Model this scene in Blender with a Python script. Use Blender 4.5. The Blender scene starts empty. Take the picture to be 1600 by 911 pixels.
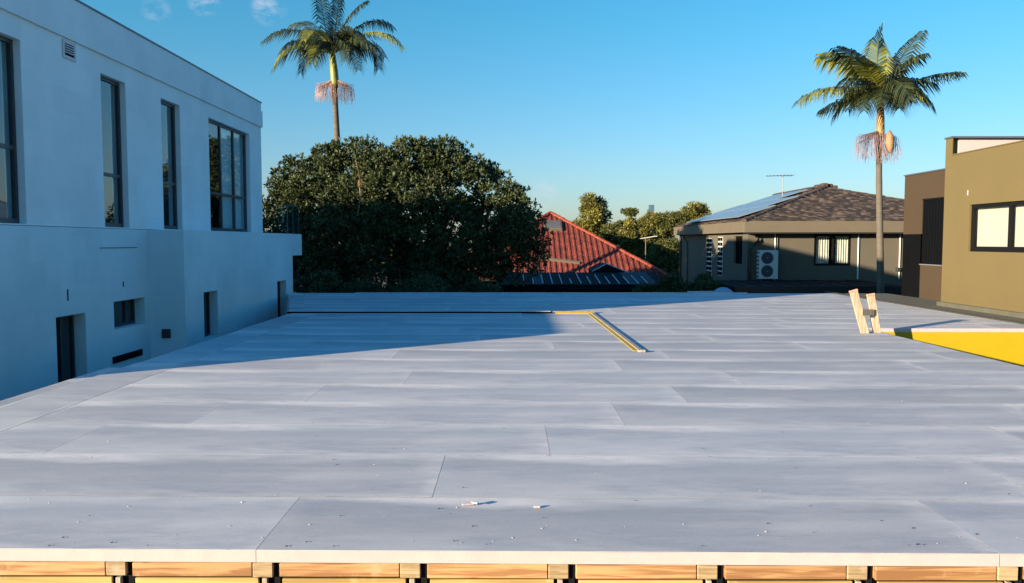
import bpy, math, random
import numpy as np
from mathutils import Vector, Matrix
R = math.radians
scene = bpy.context.scene
COL = scene.collection

# ------------------------------------------------------------------ camera
EYE = 1.5; F = 1250.0; PITCH = R(3.548)
cam = bpy.data.cameras.new('camera'); cam.sensor_width = 36; cam.lens = 36*F/1600
cam.clip_start = .05; cam.clip_end = 6000
cob = bpy.data.objects.new('camera', cam); COL.objects.link(cob)
cob.location = (0, 0, EYE); cob.rotation_euler = (math.pi/2-PITCH, 0, 0)
scene.camera = cob

# ------------------------------------------------------------------ light
SUN_AZ, SUN_EL = 233.1, 10.5           # degrees clockwise from +Y, elevation
world = bpy.data.worlds.new('World'); scene.world = world; world.use_nodes = True
wn, wl = world.node_tree.nodes, world.node_tree.links
bg = wn['Background']; bg.inputs[1].default_value = .10
sky = wn.new('ShaderNodeTexSky'); sky.sky_type = 'NISHITA'; sky.sun_disc = False
sky.sun_elevation = R(SUN_EL); sky.sun_rotation = R(SUN_AZ); sky.air_density = 1.0; sky.dust_density = .6; sky.ozone_density = 2.0
tint = wn.new('ShaderNodeMixRGB'); tint.blend_type = 'MULTIPLY'; tint.inputs[0].default_value = 1
tint.inputs[2].default_value = (.42, .95, 1.18, 1)
wl.new(sky.outputs[0], tint.inputs[1])
# the clear air gets paler to the horizon and deeper blue overhead, all round
tg = wn.new('ShaderNodeTexCoord'); sg = wn.new('ShaderNodeSeparateXYZ'); wl.new(tg.outputs['Generated'], sg.inputs[0])
gr = wn.new('ShaderNodeValToRGB'); e = gr.color_ramp.elements
e[0].position = 0; e[0].color = (1.05, .51, .58, 1); e[1].position = 1; e[1].color = (.30, .74, 1.0, 1)
e.new(.10).color = (.88, .56, .58, 1); e.new(.26).color = (.54, .65, .62, 1); e.new(.5).color = (.36, .68, .84, 1)
g2 = wn.new('ShaderNodeMixRGB'); g2.blend_type = 'MULTIPLY'; g2.inputs[0].default_value = 1
wl.new(sg.outputs[2], gr.inputs[0]); wl.new(tint.outputs[0], g2.inputs[1]); wl.new(gr.outputs[0], g2.inputs[2])
# a few thin wisps of cloud high on the left, one faint streak low over the horizon
tc = wn.new('ShaderNodeTexCoord'); mp = wn.new('ShaderNodeMapping'); mp.inputs['Scale'].default_value = (1, 1, 2.2); mp.inputs['Rotation'].default_value = (0, .5, 0)
nz = wn.new('ShaderNodeTexNoise'); nz.inputs['Scale'].default_value = 34; nz.inputs['Detail'].default_value = 6; nz.inputs['Roughness'].default_value = .6
wl.new(tc.outputs['Generated'], mp.inputs[0]); wl.new(mp.outputs[0], nz.inputs['Vector'])
cr = wn.new('ShaderNodeMapRange'); cr.inputs[1].default_value = .42; cr.inputs[2].default_value = .66; wl.new(nz.outputs[0], cr.inputs[0])
last = None
for (u_, v_, rad_, amp_) in ((318, 2, 1.1, .9), (420, 12, 1.3, .6), (244, 16, 1.0, .35), (850, 303, 1.3, .35)):
    cx_, cy_ = (u_-800)/F, -(v_-455.5)/F
    dv = Vector((cx_, math.cos(PITCH)+cy_*math.sin(PITCH), -math.sin(PITCH)+cy_*math.cos(PITCH))).normalized()
    dt = wn.new('ShaderNodeVectorMath'); dt.operation = 'DOT_PRODUCT'; dt.inputs[1].default_value = dv; wl.new(tc.outputs['Generated'], dt.inputs[0])
    mr_ = wn.new('ShaderNodeMapRange'); mr_.interpolation_type = 'SMOOTHSTEP'; mr_.inputs[1].default_value = math.cos(R(rad_)); mr_.inputs[2].default_value = 1; mr_.inputs[4].default_value = amp_
    wl.new(dt.outputs['Value'], mr_.inputs[0])
    if last is None: last = mr_.outputs[0]
    else:
        ad_ = wn.new('ShaderNodeMath'); ad_.operation = 'MAXIMUM'; wl.new(last, ad_.inputs[0]); wl.new(mr_.outputs[0], ad_.inputs[1]); last = ad_.outputs[0]
cmul = wn.new('ShaderNodeMath'); cmul.operation = 'MULTIPLY'; wl.new(last, cmul.inputs[0]); wl.new(cr.outputs[0], cmul.inputs[1])
cm = wn.new('ShaderNodeMixRGB'); cm.inputs[2].default_value = (2.3, 2.5, 2.9, 1)
wl.new(cmul.outputs[0], cm.inputs[0]); wl.new(g2.outputs[0], cm.inputs[1]); wl.new(cm.outputs[0], bg.inputs[0])
sun = bpy.data.lights.new('sun', 'SUN'); sun.energy = 5; sun.angle = R(.5); sun.color = (1, .80, .55)
so = bpy.data.objects.new('sun', sun); COL.objects.link(so)
sd = Vector((math.sin(R(SUN_AZ))*math.cos(R(SUN_EL)), math.cos(R(SUN_AZ))*math.cos(R(SUN_EL)), math.sin(R(SUN_EL))))
so.rotation_euler = sd.to_track_quat('Z', 'Y').to_euler(); so.location = (-20, -20, 30)
vs = scene.view_settings; vs.view_transform = 'Standard'; vs.look = 'None'; vs.gamma = 1; vs.exposure = 1.6
scene.cycles.max_bounces = 6; scene.cycles.transparent_max_bounces = 12

# ------------------------------------------------------------------ helpers
def at(u, v, X=None, Y=None, Z=None):
    """world point seen at photo pixel (u, v) on the plane X=, Y= or Z="""
    cx, cy = (u-800)/F, -(v-455.5)/F
    d = (cx, math.cos(PITCH)+cy*math.sin(PITCH), -math.sin(PITCH)+cy*math.cos(PITCH))
    t = X/d[0] if X is not None else Y/d[1] if Y is not None else (Z-EYE)/d[2]
    return Vector((d[0]*t, d[1]*t, EYE+d[2]*t))

def tag(o, label=None, cat=None, group=None, kind=None):
    if label: o['label'] = label
    if cat: o['category'] = cat
    if group: o['group'] = group
    if kind: o['kind'] = kind
    return o
def empty(name, loc, label, cat, group=None, rz=0):
    o = bpy.data.objects.new(name, None); o.location = loc; o.rotation_euler = (0, 0, rz); COL.objects.link(o)
    return tag(o, label, cat, group)
def link(o, parent=None):
    COL.objects.link(o)
    if parent is not None:
        o.parent = parent
        w = Matrix.Translation(world_loc(parent)).inverted() if any(world_loc(parent)) else Matrix()
        o.matrix_parent_inverse = w
    return o
def world_loc(o):
    p = Vector(o.location)
    return p
class MB:
    def __init__(s): s.v = []; s.f = []; s.mi = []
    def face(s, pts, m=0):
        n = len(s.v); s.v += [tuple(p) for p in pts]; s.f.append(tuple(range(n, n+len(pts)))); s.mi.append(m); return s
    def box(s, x0, x1, y0, y1, z0, z1, c=0, m=0):
        return s.obox(Vector((0, 0, 0)), Vector((1, 0, 0)), Vector((0, 0, 1)), Vector((0, 1, 0)), x0, x1, z0, z1, y0, y1, c, m)
    def obox(s, O, U, V, N, u0, u1, v0, v1, n0, n1, c=0, m=0):
        """box in the frame O,U,V,N; c chamfers all edges"""
        P = lambda a, b, d: tuple(O+U*a+V*b+N*d)
        if c <= 0:
            n = len(s.v)
            s.v += [P(a, b, d) for d in (n0, n1) for b in (v0, v1) for a in (u0, u1)]
            for q in ((0, 1, 3, 2), (4, 6, 7, 5), (0, 4, 5, 1), (2, 3, 7, 6), (0, 2, 6, 4), (1, 5, 7, 3)):
                s.f.append(tuple(n+i for i in q)); s.mi.append(m)
            return s
        lo = (u0, v0, n0); hi = (u1, v1, n1); idx = {}
        for k in range(8):
            b = [(k >> j) & 1 for j in range(3)]
            for ax in range(3):
                q = []
                for j in range(3):
                    e = hi[j] if b[j] else lo[j]
                    q.append(e if j == ax else e-(c if b[j] else -c))
                idx[(k, ax)] = len(s.v); s.v.append(P(*q))
        def F_(l): s.f.append(tuple(l)); s.mi.append(m)
        for ax in range(3):
            o1, o2 = [j for j in range(3) if j != ax]
            for side in (0, 1):
                ks = []
                for a, b in ((0, 0), (1, 0), (1, 1), (0, 1)):
                    ks.append((side << ax) | (a << o1) | (b << o2))
                F_([idx[(k, ax)] for k in ks])
        for ax in range(3):
            o1, o2 = [j for j in range(3) if j != ax]
            for a in (0, 1):
                for b in (0, 1):
                    k0 = (a << o1) | (b << o2); k1 = k0 | (1 << ax)
                    F_([idx[(k0, o1)], idx[(k1, o1)], idx[(k1, o2)], idx[(k0, o2)]])
        for k in range(8): F_([idx[(k, 0)], idx[(k, 1)], idx[(k, 2)]])
        return s
    def tube(s, pts, rad, n=8, cap=True, m=0):
        pts = [Vector(p) for p in pts]; rings = []
        if not hasattr(rad, '__len__'): rad = [rad]*len(pts)
        for i, p in enumerate(pts):
            t = (pts[min(i+1, len(pts)-1)]-pts[max(i-1, 0)]).normalized()
            a = t.cross(Vector((0, 0, 1)) if abs(t.z) < .9 else Vector((1, 0, 0))).normalized(); b = t.cross(a)
            base = len(s.v)
            for k in range(n):
                an = 2*math.pi*k/n; s.v.append(tuple(p+(a*math.cos(an)+b*math.sin(an))*rad[i]))
            rings.append(base)
        for r0, r1 in zip(rings, rings[1:]):
            for k in range(n):
                s.f.append((r0+k, r0+(k+1) % n, r1+(k+1) % n, r1+k)); s.mi.append(m)
        if cap:
            s.f.append(tuple(rings[0]+k for k in range(n))); s.mi.append(m)
            s.f.append(tuple(rings[-1]+k for k in reversed(range(n)))); s.mi.append(m)
        return s
    def build(s, name, mat, parent=None, smooth=False, recalc=True):
        me = bpy.data.meshes.new(name); me.from_pydata(s.v, [], s.f)
        mats = mat if isinstance(mat, (list, tuple)) else [mat]
        for q in mats: me.materials.append(q)
        if len(mats) > 1: me.polygons.foreach_set('material_index', s.mi)
        if smooth: me.polygons.foreach_set('use_smooth', [True]*len(me.polygons))
        if recalc:
            import bmesh
            b = bmesh.new(); b.from_mesh(me); bmesh.ops.recalc_face_normals(b, faces=b.faces); b.to_mesh(me); b.free()
        me.update()
        return link(bpy.data.objects.new(name, me), parent)
def copy(o, parent, delta):
    c = o.copy(); COL.objects.link(c); c.parent = parent; c.location = Vector(o.location)+Vector(delta); return c

# ------------------------------------------------------------------ materials
def node_mat(name):
    m = bpy.data.materials.new(name); m.use_nodes = True
    nt = m.node_tree; return m, nt, nt.nodes['Principled BSDF']
def pm(name, col, rough=.7, var=.12, scale=6, bump=.15, bscale=60, metal=0, stretch=(1, 1, 1), spec=.5, objvar=0, bdist=.01):
    """procedural surface: base colour broken up by two noises, fine bump, optional tone per object"""
    m, nt, b = node_mat(name); N, L = nt.nodes, nt.links
    t = N.new('ShaderNodeTexCoord'); mp = N.new('ShaderNodeMapping'); mp.inputs['Scale'].default_value = stretch
    L.new(t.outputs['Object'], mp.inputs[0])
    n1 = N.new('ShaderNodeTexNoise'); n1.inputs['Scale'].default_value = scale; n1.inputs['Detail'].default_value = 6; n1.inputs['Roughness'].default_value = .65
    L.new(mp.outputs[0], n1.inputs['Vector'])
    rp = N.new('ShaderNodeMapRange'); rp.inputs[1].default_value = .25; rp.inputs[2].default_value = .75
    rp.inputs[3].default_value = 1-var; rp.inputs[4].default_value = 1+var; L.new(n1.outputs[0], rp.inputs[0])
    mul = N.new('ShaderNodeVectorMath'); mul.operation = 'SCALE'; mul.inputs[0].default_value = col; L.new(rp.outputs[0], mul.inputs['Scale'])
    out = mul.outputs[0]
    if objvar:
        oi = N.new('ShaderNodeObjectInfo'); r2 = N.new('ShaderNodeMapRange'); r2.inputs[3].default_value = 1-objvar; r2.inputs[4].default_value = 1+objvar
        L.new(oi.outputs['Random'], r2.inputs[0]); m2 = N.new('ShaderNodeVectorMath'); m2.operation = 'SCALE'
        L.new(out, m2.inputs[0]); L.new(r2.outputs[0], m2.inputs['Scale']); out = m2.outputs[0]
    L.new(out, b.inputs['Base Color'])
    b.inputs['Roughness'].default_value = rough; b.inputs['Metallic'].default_value = metal
    b.inputs['Specular IOR Level'].default_value = spec
    if bump:
        n2 = N.new('ShaderNodeTexNoise'); n2.inputs['Scale'].default_value = bscale; n2.inputs['Detail'].default_value = 4; L.new(mp.outputs[0], n2.inputs['Vector'])
        bp = N.new('ShaderNodeBump'); bp.inputs['Strength'].default_value = bump; bp.inputs['Distance'].default_value = bdist
        L.new(n2.outputs[0], bp.inputs['Height']); L.new(bp.outputs[0], b.inputs['Normal'])
    return m

def tinted(m, lo, hi):
    nt = m.node_tree; N, L = nt.nodes, nt.links; b = N['Principled BSDF']; src = b.inputs['Base Color'].links[0].from_socket
    a = N.new('ShaderNodeAttribute'); a.attribute_name = 'tint'; mr = N.new('ShaderNodeMapRange'); mr.inputs[3].default_value = lo; mr.inputs[4].default_value = hi
    L.new(a.outputs['Fac'], mr.inputs[0]); sc = N.new('ShaderNodeVectorMath'); sc.operation = 'SCALE'; L.new(src, sc.inputs[0]); L.new(mr.outputs[0], sc.inputs['Scale']); L.new(sc.outputs[0], b.inputs['Base Color'])
    return m
def leaf_mat(name, dark, light, rough=.45, trans=.25):
    m, nt, b = node_mat(name); N, L = nt.nodes, nt.links
    a = N.new('ShaderNodeAttribute'); a.attribute_name = 'tint'
    r = N.new('ShaderNodeValToRGB'); r.color_ramp.elements[0].color = (*dark, 1); r.color_ramp.elements[1].color = (*light, 1)
    L.new(a.outputs['Fac'], r.inputs[0])
    L.new(r.outputs[0], b.inputs['Base Color']); b.inputs['Roughness'].default_value = rough
    b.inputs['Specular IOR Level'].default_value = .35
    tr = N.new('ShaderNodeBsdfTranslucent'); L.new(r.outputs[0], tr.inputs[0])
    mx = N.new('ShaderNodeMixShader'); mx.inputs[0].default_value = trans
    L.new(b.outputs[0], mx.inputs[1]); L.new(tr.outputs[0], mx.inputs[2]); L.new(mx.outputs[0], N['Material Output'].inputs[0])
    return m

def panel_mat():
    """fibre-cement sheet: blue grey field, paler sanded and glue-smeared margins, scratches, specks"""
    m, nt, b = node_mat('fibre_cement_sheet'); N, L = nt.nodes, nt.links
    def math_(op, a, c=None, clamp=False):
        n = N.new('ShaderNodeMath'); n.operation = op; n.use_clamp = clamp
        for i, x in enumerate((a, c)):
            if x is None: continue
            if isinstance(x, (int, float)): n.inputs[i].default_value = x
            else: L.new(x, n.inputs[i])
        return n.outputs[0]
    def noise(sc, det=4, vec=None, rough=.6):
        n = N.new('ShaderNodeTexNoise'); n.inputs['Scale'].default_value = sc; n.inputs['Detail'].default_value = det; n.inputs['Roughness'].default_value = rough
        L.new(vec, n.inputs['Vector']); return n.outputs[0]
    def mix(f, a, c):
        n = N.new('ShaderNodeMixRGB'); L.new(f, n.inputs[0])
        for i, x in ((1, a), (2, c)):
            if isinstance(x, tuple): n.inputs[i].default_value = (*x, 1)
            else: L.new(x, n.inputs[i])
        return n.outputs[0]
    def rng(x, a, c, d=0., e=1.):
        n = N.new('ShaderNodeMapRange'); n.inputs[1].default_value = a; n.inputs[2].default_value = c; n.inputs[3].default_value = d; n.inputs[4].default_value = e
        L.new(x, n.inputs[0]); return n.outputs[0]
    t = N.new('ShaderNodeTexCoord'); oi = N.new('ShaderNodeObjectInfo'); P = t.outputs['Object']
    sep = N.new('ShaderNodeSeparateXYZ'); L.new(t.outputs['Generated'], sep.inputs[0])
    st = N.new('ShaderNodeMapping'); st.inputs['Scale'].default_value = (.35, 1.3, 1); L.new(P, st.inputs[0]); S = st.outputs[0]
    big = noise(1.1, 5, S); med = noise(4, 5, S); fine = noise(55, 3, P)
    # distance to the two long joints and to the end joints in panel widths, made uneven by noise
    dy = math_('MINIMUM', sep.outputs[1], math_('SUBTRACT', 1.0, sep.outputs[1]))
    dx = math_('MULTIPLY', math_('MINIMUM', sep.outputs[0], math_('SUBTRACT', 1.0, sep.outputs[0])), 3.8)
    wob = math_('MULTIPLY', math_('SUBTRACT', big, .5), .75)
    wob2 = math_('MULTIPLY', math_('SUBTRACT', med, .5), .30)
    farm = rng(math_('ADD', math_('ADD', math_('SUBTRACT', 1.0, sep.outputs[1]), wob), wob2), .24, .07)
    near = rng(math_('ADD', math_('ADD', sep.outputs[1], math_('MULTIPLY', wob, .8)), wob2), .10, -.02)
    endm = rng(math_('ADD', dx, math_('MULTIPLY', wob, .9)), .16, .04)
    marg = math_('MAXIMUM', math_('MAXIMUM', farm, math_('MULTIPLY', near, .22)), math_('MULTIPLY', endm, rng(noise(.45, 2, P), .42, .6, .1, 1.)))
    marg = math_('MULTIPLY', marg, rng(noise(.6, 3, P), .35, .55, .45, 1.))
    grad = math_('ADD', math_('MULTIPLY', math_('SUBTRACT', 1.0, sep.outputs[1]), .45), math_('MULTIPLY', rng(big, .3, .7), .75), True)
    base = mix(grad, (.242, .262, .298), (.52, .51, .488))
    tone = rng(oi.outputs['Random'], 0, 1, .86, 1.12)
    sc = N.new('ShaderNodeVectorMath'); sc.operation = 'SCALE'; L.new(base, sc.inputs[0]); L.new(tone, sc.inputs['Scale'])
    warm = mix(rng(noise(.9, 3, P), .4, .65), (.60, .58, .55), (.66, .61, .575))
    c = mix(marg, sc.outputs[0], warm)
    # squeezed-out glue along the joint: broken pale line
    line = math_('MULTIPLY', rng(dy, .012, .004), rng(noise(1.7, 5, P), .52, .60))
    c = mix(line, c, (.60, .585, .56))
    grime = math_('MULTIPLY', rng(dy, .03, .004), rng(noise(3.1, 6, P), .54, .60))
    c = mix(math_('MULTIPLY', grime, .6), c, (.2, .18, .16))
    # scratches run along the sheet in patches
    s2 = N.new('ShaderNodeMapping'); s2.inputs['Scale'].default_value = (2.0, 26, 1); s2.inputs['Rotation'].default_value = (0, 0, R(24)); L.new(P, s2.inputs[0])
    scr = math_('MULTIPLY', rng(noise(2.6, 3, s2.outputs[0]), .58, .64), rng(noise(.8, 2, P), .52, .58))
    c = mix(math_('MULTIPLY', scr, .5), c, (.24, .25, .28))
    blot = rng(noise(1.3, 7, S, .66), .47, .62)
    c = mix(math_('MULTIPLY', blot, .6), c, (.26, .275, .31))
    s4 = N.new('ShaderNodeMapping'); s4.inputs['Scale'].default_value = (.45, 2.0, 1); s4.inputs['Location'].default_value = (7, 3, 0); L.new(P, s4.inputs[0])
    smear = rng(noise(1.1, 6, s4.outputs[0], .62), .50, .66)
    c = mix(math_('MULTIPLY', smear, .4), c, (.56, .54, .52))
    spl = rng(noise(17, 3, P), .70, .74)
    c = mix(math_('MULTIPLY', spl, .6), c, (.60, .58, .56))
    spd = rng(noise(23, 3, S), .72, .76)
    c = mix(math_('MULTIPLY', spd, .5), c, (.16, .16, .17))
    fn = rng(fine, .3, .7, .95, 1.05)
    s3 = N.new('ShaderNodeVectorMath'); s3.operation = 'SCALE'; L.new(c, s3.inputs[0]); L.new(fn, s3.inputs['Scale'])
    L.new(s3.outputs[0], b.inputs['Base Color'])
    L.new(rng(med, .3, .7, .62, .8), b.inputs['Roughness']); b.inputs['Specular IOR Level'].default_value = .3
    h = math_('ADD', math_('MULTIPLY', fine, .3), math_('MULTIPLY', med, .6))
    bp = N.new('ShaderNodeBump'); bp.inputs['Strength'].default_value = .22; bp.inputs['Distance'].default_value = .004; L.new(h, bp.inputs['Height'])
    L.new(bp.outputs[0], b.inputs['Normal'])
    return m

def wood_mat(name, c1, c2, axis=0, scale=3, rough=.6):
    m, nt, b = node_mat(name); N, L = nt.nodes, nt.links
    t = N.new('ShaderNodeTexCoord'); mp = N.new('ShaderNodeMapping')
    s = [14, 14, 14]; s[axis] = .8; mp.inputs['Scale'].default_value = s; L.new(t.outputs['Object'], mp.inputs[0])
    n = N.new('ShaderNodeTexNoise'); n.inputs['Scale'].default_value = scale; n.inputs['Detail'].default_value = 6; n.inputs['Distortion'].default_value = .8
    L.new(mp.outputs[0], n.inputs['Vector'])
    r = N.new('ShaderNodeValToRGB'); r.color_ramp.elements[0].position = .42; r.color_ramp.elements[1].position = .58
    r.color_ramp.elements[0].color = (*c1, 1); r.color_ramp.elements[1].color = (*c2, 1); L.new(n.outputs[0], r.inputs[0])
    n2 = N.new('ShaderNodeTexNoise'); n2.inputs['Scale'].default_value = 2.2; n2.inputs['Detail'].default_value = 3; L.new(t.outputs['Object'], n2.inputs['Vector'])
    oi = N.new('ShaderNodeObjectInfo'); ad = N.new('ShaderNodeMath'); ad.operation = 'ADD'; L.new(n2.outputs[0], ad.inputs[0]); L.new(oi.outputs['Random'], ad.inputs[1])
    mr = N.new('ShaderNodeMapRange'); mr.inputs[1].default_value = .3; mr.inputs[2].default_value = 1.7; mr.inputs[3].default_value = .78; mr.inputs[4].default_value = 1.18; L.new(ad.outputs[0], mr.inputs[0])
    sc = N.new('ShaderNodeVectorMath'); sc.operation = 'SCALE'; L.new(r.outputs[0], sc.inputs[0]); L.new(mr.outputs[0], sc.inputs['Scale'])
    # knots and pale rubbed patches
    kn = N.new('ShaderNodeTexVoronoi'); kn.inputs['Scale'].default_value = 3.1; km = N.new('ShaderNodeMapping'); sk_ = [2.2, 2.2, 2.2]; sk_[axis] = 1.; km.inputs['Scale'].default_value = sk_
    L.new(t.outputs['Object'], km.inputs[0]); L.new(km.outputs[0], kn.inputs['Vector'])
    kr = N.new('ShaderNodeMapRange'); kr.inputs[1].default_value = .05; kr.inputs[2].default_value = .11; kr.inputs[3].default_value = .75; kr.inputs[4].default_value = 0; L.new(kn.outputs['Distance'], kr.inputs[0])
    k1 = N.new('ShaderNodeMixRGB'); L.new(kr.outputs[0], k1.inputs[0]); L.new(sc.outputs[0], k1.inputs[1]); k1.inputs[2].default_value = (c1[0]*.35, c1[1]*.3, c1[2]*.3, 1)
    pn = N.new('ShaderNodeTexNoise'); pn.inputs['Scale'].default_value = 5; pn.inputs['Detail'].default_value = 7; pn.inputs['Roughness'].default_value = .7; L.new(t.outputs['Object'], pn.inputs['Vector'])
    pr_ = N.new('ShaderNodeMapRange'); pr_.inputs[1].default_value = .56; pr_.inputs[2].default_value = .66; pr_.inputs[4].default_value = .55; L.new(pn.outputs[0], pr_.inputs[0])
    k2 = N.new('ShaderNodeMixRGB'); L.new(pr_.outputs[0], k2.inputs[0]); L.new(k1.outputs[0], k2.inputs[1]); k2.inputs[2].default_value = (min(1, c2[0]*1.15), c2[1]*1.3, c2[2]*1.7, 1)
    L.new(k2.outputs[0], b.inputs['Base Color']); b.inputs['Roughness'].default_value = rough; b.inputs['Specular IOR Level'].default_value = .25
    bp = N.new('ShaderNodeBump'); bp.inputs['Strength'].default_value = .2; bp.inputs['Distance'].default_value = .004
    L.new(n.outputs[0], bp.inputs['Height']); L.new(bp.outputs[0], b.inputs['Normal'])
    return m

def glass_mat(name, tintc=(.6, .75, .8), refl=.35):
    m, nt, b = node_mat(name); N, L = nt.nodes, nt.links; N.remove(b)
    tr = N.new('ShaderNodeBsdfTransparent'); tr.inputs[0].default_value = (*tintc, 1)
    gl = N.new('ShaderNodeBsdfGlossy'); gl.inputs['Roughness'].default_value = .02; gl.inputs[0].default_value = (.9, .95, 1, 1)
    fr = N.new('ShaderNodeLayerWeight'); fr.inputs[0].default_value = refl
    n = N.new('ShaderNodeTexNoise'); n.inputs['Scale'].default_value = 1.5
    t = N.new('ShaderNodeTexCoord'); L.new(t.outputs['Object'], n.inputs['Vector'])
    bp = N.new('ShaderNodeBump'); bp.inputs['Strength'].default_value = .05; bp.inputs['Distance'].default_value = .05; L.new(n.outputs[0], bp.inputs['Height']); L.new(bp.outputs[0], gl.inputs['Normal'])
    mx = N.new('ShaderNodeMixShader'); ge = N.new('ShaderNodeNewGeometry'); inv = N.new('ShaderNodeMath'); inv.operation = 'SUBTRACT'; inv.inputs[0].default_value = 1; L.new(ge.outputs['Backfacing'], inv.inputs[1])
    mu = N.new('ShaderNodeMath'); mu.operation = 'MULTIPLY'; L.new(fr.outputs['Fresnel'], mu.inputs[0]); L.new(inv.outputs[0], mu.inputs[1])
    L.new(mu.outputs[0], mx.inputs[0]); L.new(tr.outputs[0], mx.inputs[1]); L.new(gl.outputs[0], mx.inputs[2])
    L.new(mx.outputs[0], N['Material Output'].inputs[0]); return m

M = {}
M['panel'] = panel_mat()
M['joint'] = pm('dusty_joint', (.055, .052, .05), .95, .4, 5, 0)
M['edge'] = pm('cut_sheet_edge', (.36, .32, .325), .9, .07, 9, .3, 60, bdist=.003)
M['lvl'] = wood_mat('pine_nogging', (.25, .125, .055), (.42, .245, .115), 0, 3)
M['chord'] = wood_mat('grey_pine_block', (.23, .165, .09), (.34, .25, .145), 0, 5)
M['ply'] = wood_mat('yellow_bracing_ply', (.30, .20, .07), (.42, .28, .10), 0, 1.4)
M['black'] = pm('plain_black', (.008, .008, .009), .9, .2, 8, .1, spec=.05)
M['darkslat'] = pm('dark_slat', (.004, .005, .007), .8, .2, 8, 0, spec=.04)
M['cream_timber'] = wood_mat('cream_timber', (.26, .21, .15), (.36, .30, .22), 2, 3)
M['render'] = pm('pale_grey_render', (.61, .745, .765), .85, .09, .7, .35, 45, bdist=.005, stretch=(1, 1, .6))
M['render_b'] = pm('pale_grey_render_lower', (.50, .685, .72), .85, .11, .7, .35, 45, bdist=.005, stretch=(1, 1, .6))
M['frame'] = pm('grey_aluminium', (.055, .068, .075), .4, .1, 9, 0, metal=.5)
M['blackframe'] = pm('black_aluminium', (.007, .007, .008), .6, .1, 9, 0, spec=.08)
M['glass'] = glass_mat('window_glass', (.78, .90, .92), .5)
M['clearglass'] = glass_mat('clear_window_glass', (.9, .92, .9), .25)
M['darkglass'] = pm('dark_glass', (.010, .018, .022), .06, .1, 3, 0, spec=.7)
M['balglass'] = glass_mat('balustrade_glass', (.62, .78, .72), .3)
M['curtain_or_reflection'] = pm('pale_sky_reflection', (.80, .86, .86), .8, .06, 3, .2, 30, stretch=(8, 8, .3))  # pale sheet behind the left house's glass, sky reflection put into its colour
M['interior'] = pm('room_dark_lining', (.10, .12, .13), .9, .15, 2, 0)
M['vent'] = pm('white_vent', (.5, .52, .54), .6, .05, 4, 0)
M['yellow'] = pm('yellow_formply', (.34, .245, .002), .6, .06, 3, .15, 30)
M['ochre'] = pm('ochre_render', (.104, .080, .030), .85, .05, 1.2, .3, 80, bdist=.003)
M['umber'] = pm('brown_render', (.040, .025, .011), .85, .08, 1.2, .3, 80, bdist=.003)
M['charcoal'] = pm('charcoal_and_wall_shadow', (.0035, .004, .005), .9, .2, 3, .1, spec=.03)  # dark walls and posts; on the ochre house it paints a cast shadow
M['whitewall'] = pm('white_parapet_render', (.34, .31, .32), .8, .04, 2, .2, 60)
M['flash'] = pm('grey_flashing', (.10, .12, .15), .45, .1, 5, 0, metal=.4)
M['concrete'] = pm('grey_green_concrete', (.075, .075, .055), .9, .18, 3, .4, 40)
M['kerb'] = pm('brown_kerb', (.042, .036, .029), .9, .2, 4, .4, 40)
M['blind'] = pm('cream_blind', (.46, .46, .44), .8, .04, 5, .1, 20)
M['housewall'] = pm('taupe_wall', (.078, .070, .053), .85, .07, 1, .2, 50)
M['sidewall'] = pm('taupe_wall_pale', (.085, .078, .062), .85, .09, 1, .2, 50)
M['fascia'] = pm('beige_fascia', (.104, .086, .060), .7, .08, 2, .1, 30)
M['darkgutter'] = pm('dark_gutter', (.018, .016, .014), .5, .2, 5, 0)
M['browntile'] = pm('lichen_brown_tile', (.030, .021, .017), .9, .6, 5, .6, 40, objvar=0)
M['redtile'] = pm('terracotta_tile', (.135, .022, .012), .85, .30, 5, .4, 30)
M['redcap'] = pm('orange_ridge_tile', (.20, .034, .016), .8, .2, 5, .3, 30, objvar=.12)
M['browncap'] = pm('brown_ridge_tile', (.045, .032, .027), .9, .4, 9, .4, 30, objvar=.2)
M['solar'] = pm('solar_cell_glass', (.12, .16, .21), .3, .1, 2, 0, spec=1)
M['alu'] = pm('bright_aluminium', (.55, .57, .6), .35, .05, 5, 0, metal=.8)
M['acwhite'] = pm('off_white_painted_steel', (.42, .42, .41), .45, .05, 4, 0)
M['darkplastic'] = pm('dark_plastic', (.02, .022, .024), .5, .1, 5, 0)
M['darkroof'] = pm('dark_metal_roof', (.011, .012, .014), .8, .25, 2, .1, 30, spec=.12)
M['corr_dark'] = pm('dark_corrugated_sheet', (.010, .010, .012), .8, .3, 3, .1, 20, spec=.1)
M['corr_pale'] = pm('pale_corrugated_sheet', (.035, .037, .043), .7, .3, 3, .1, 20, spec=.2)
M['bark'] = pm('grey_bark', (.09, .07, .05), .9, .3, 6, .7, 30)
M['palmbark'] = pm('palm_bark', (.088, .077, .062), .85, .28, 1.2, .7, 5, stretch=(1, 1, 7))
M['crownshaft'] = pm('green_crownshaft', (.17, .19, .045), .5, .12, 2, .1, 20)
M['shaft_dry'] = pm('ochre_crownshaft', (.30, .19, .07), .6, .2, 3, .1, 20)
M['flower'] = pm('dusky_pink_flower_stalk', (.20, .13, .13), .8, .2, 8, 0)
M['flower_l'] = pm('coral_flower_stalk', (.46, .28, .20), .8, .2, 8, 0)
M['spathe'] = pm('tan_spathe', (.26, .15, .075), .7, .25, 12, .2, 20)
M['fig'] = leaf_mat('fig_leaf', (.005, .011, .003), (.086, .112, .036), .6, .12)
M['figdead'] = leaf_mat('dead_frond', (.10, .05, .02), (.22, .12, .04), .8, .1)
M['gum'] = leaf_mat('olive_leaf', (.025, .038, .010), (.26, .235, .05), .5, .25)
M['gum2'] = leaf_mat('mid_green_leaf', (.018, .030, .010), (.16, .165, .042), .5, .25)
M['palm_a'] = leaf_mat('palm_leaf', (.005, .010, .004), (.052, .066, .026), .4, .10)
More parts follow.
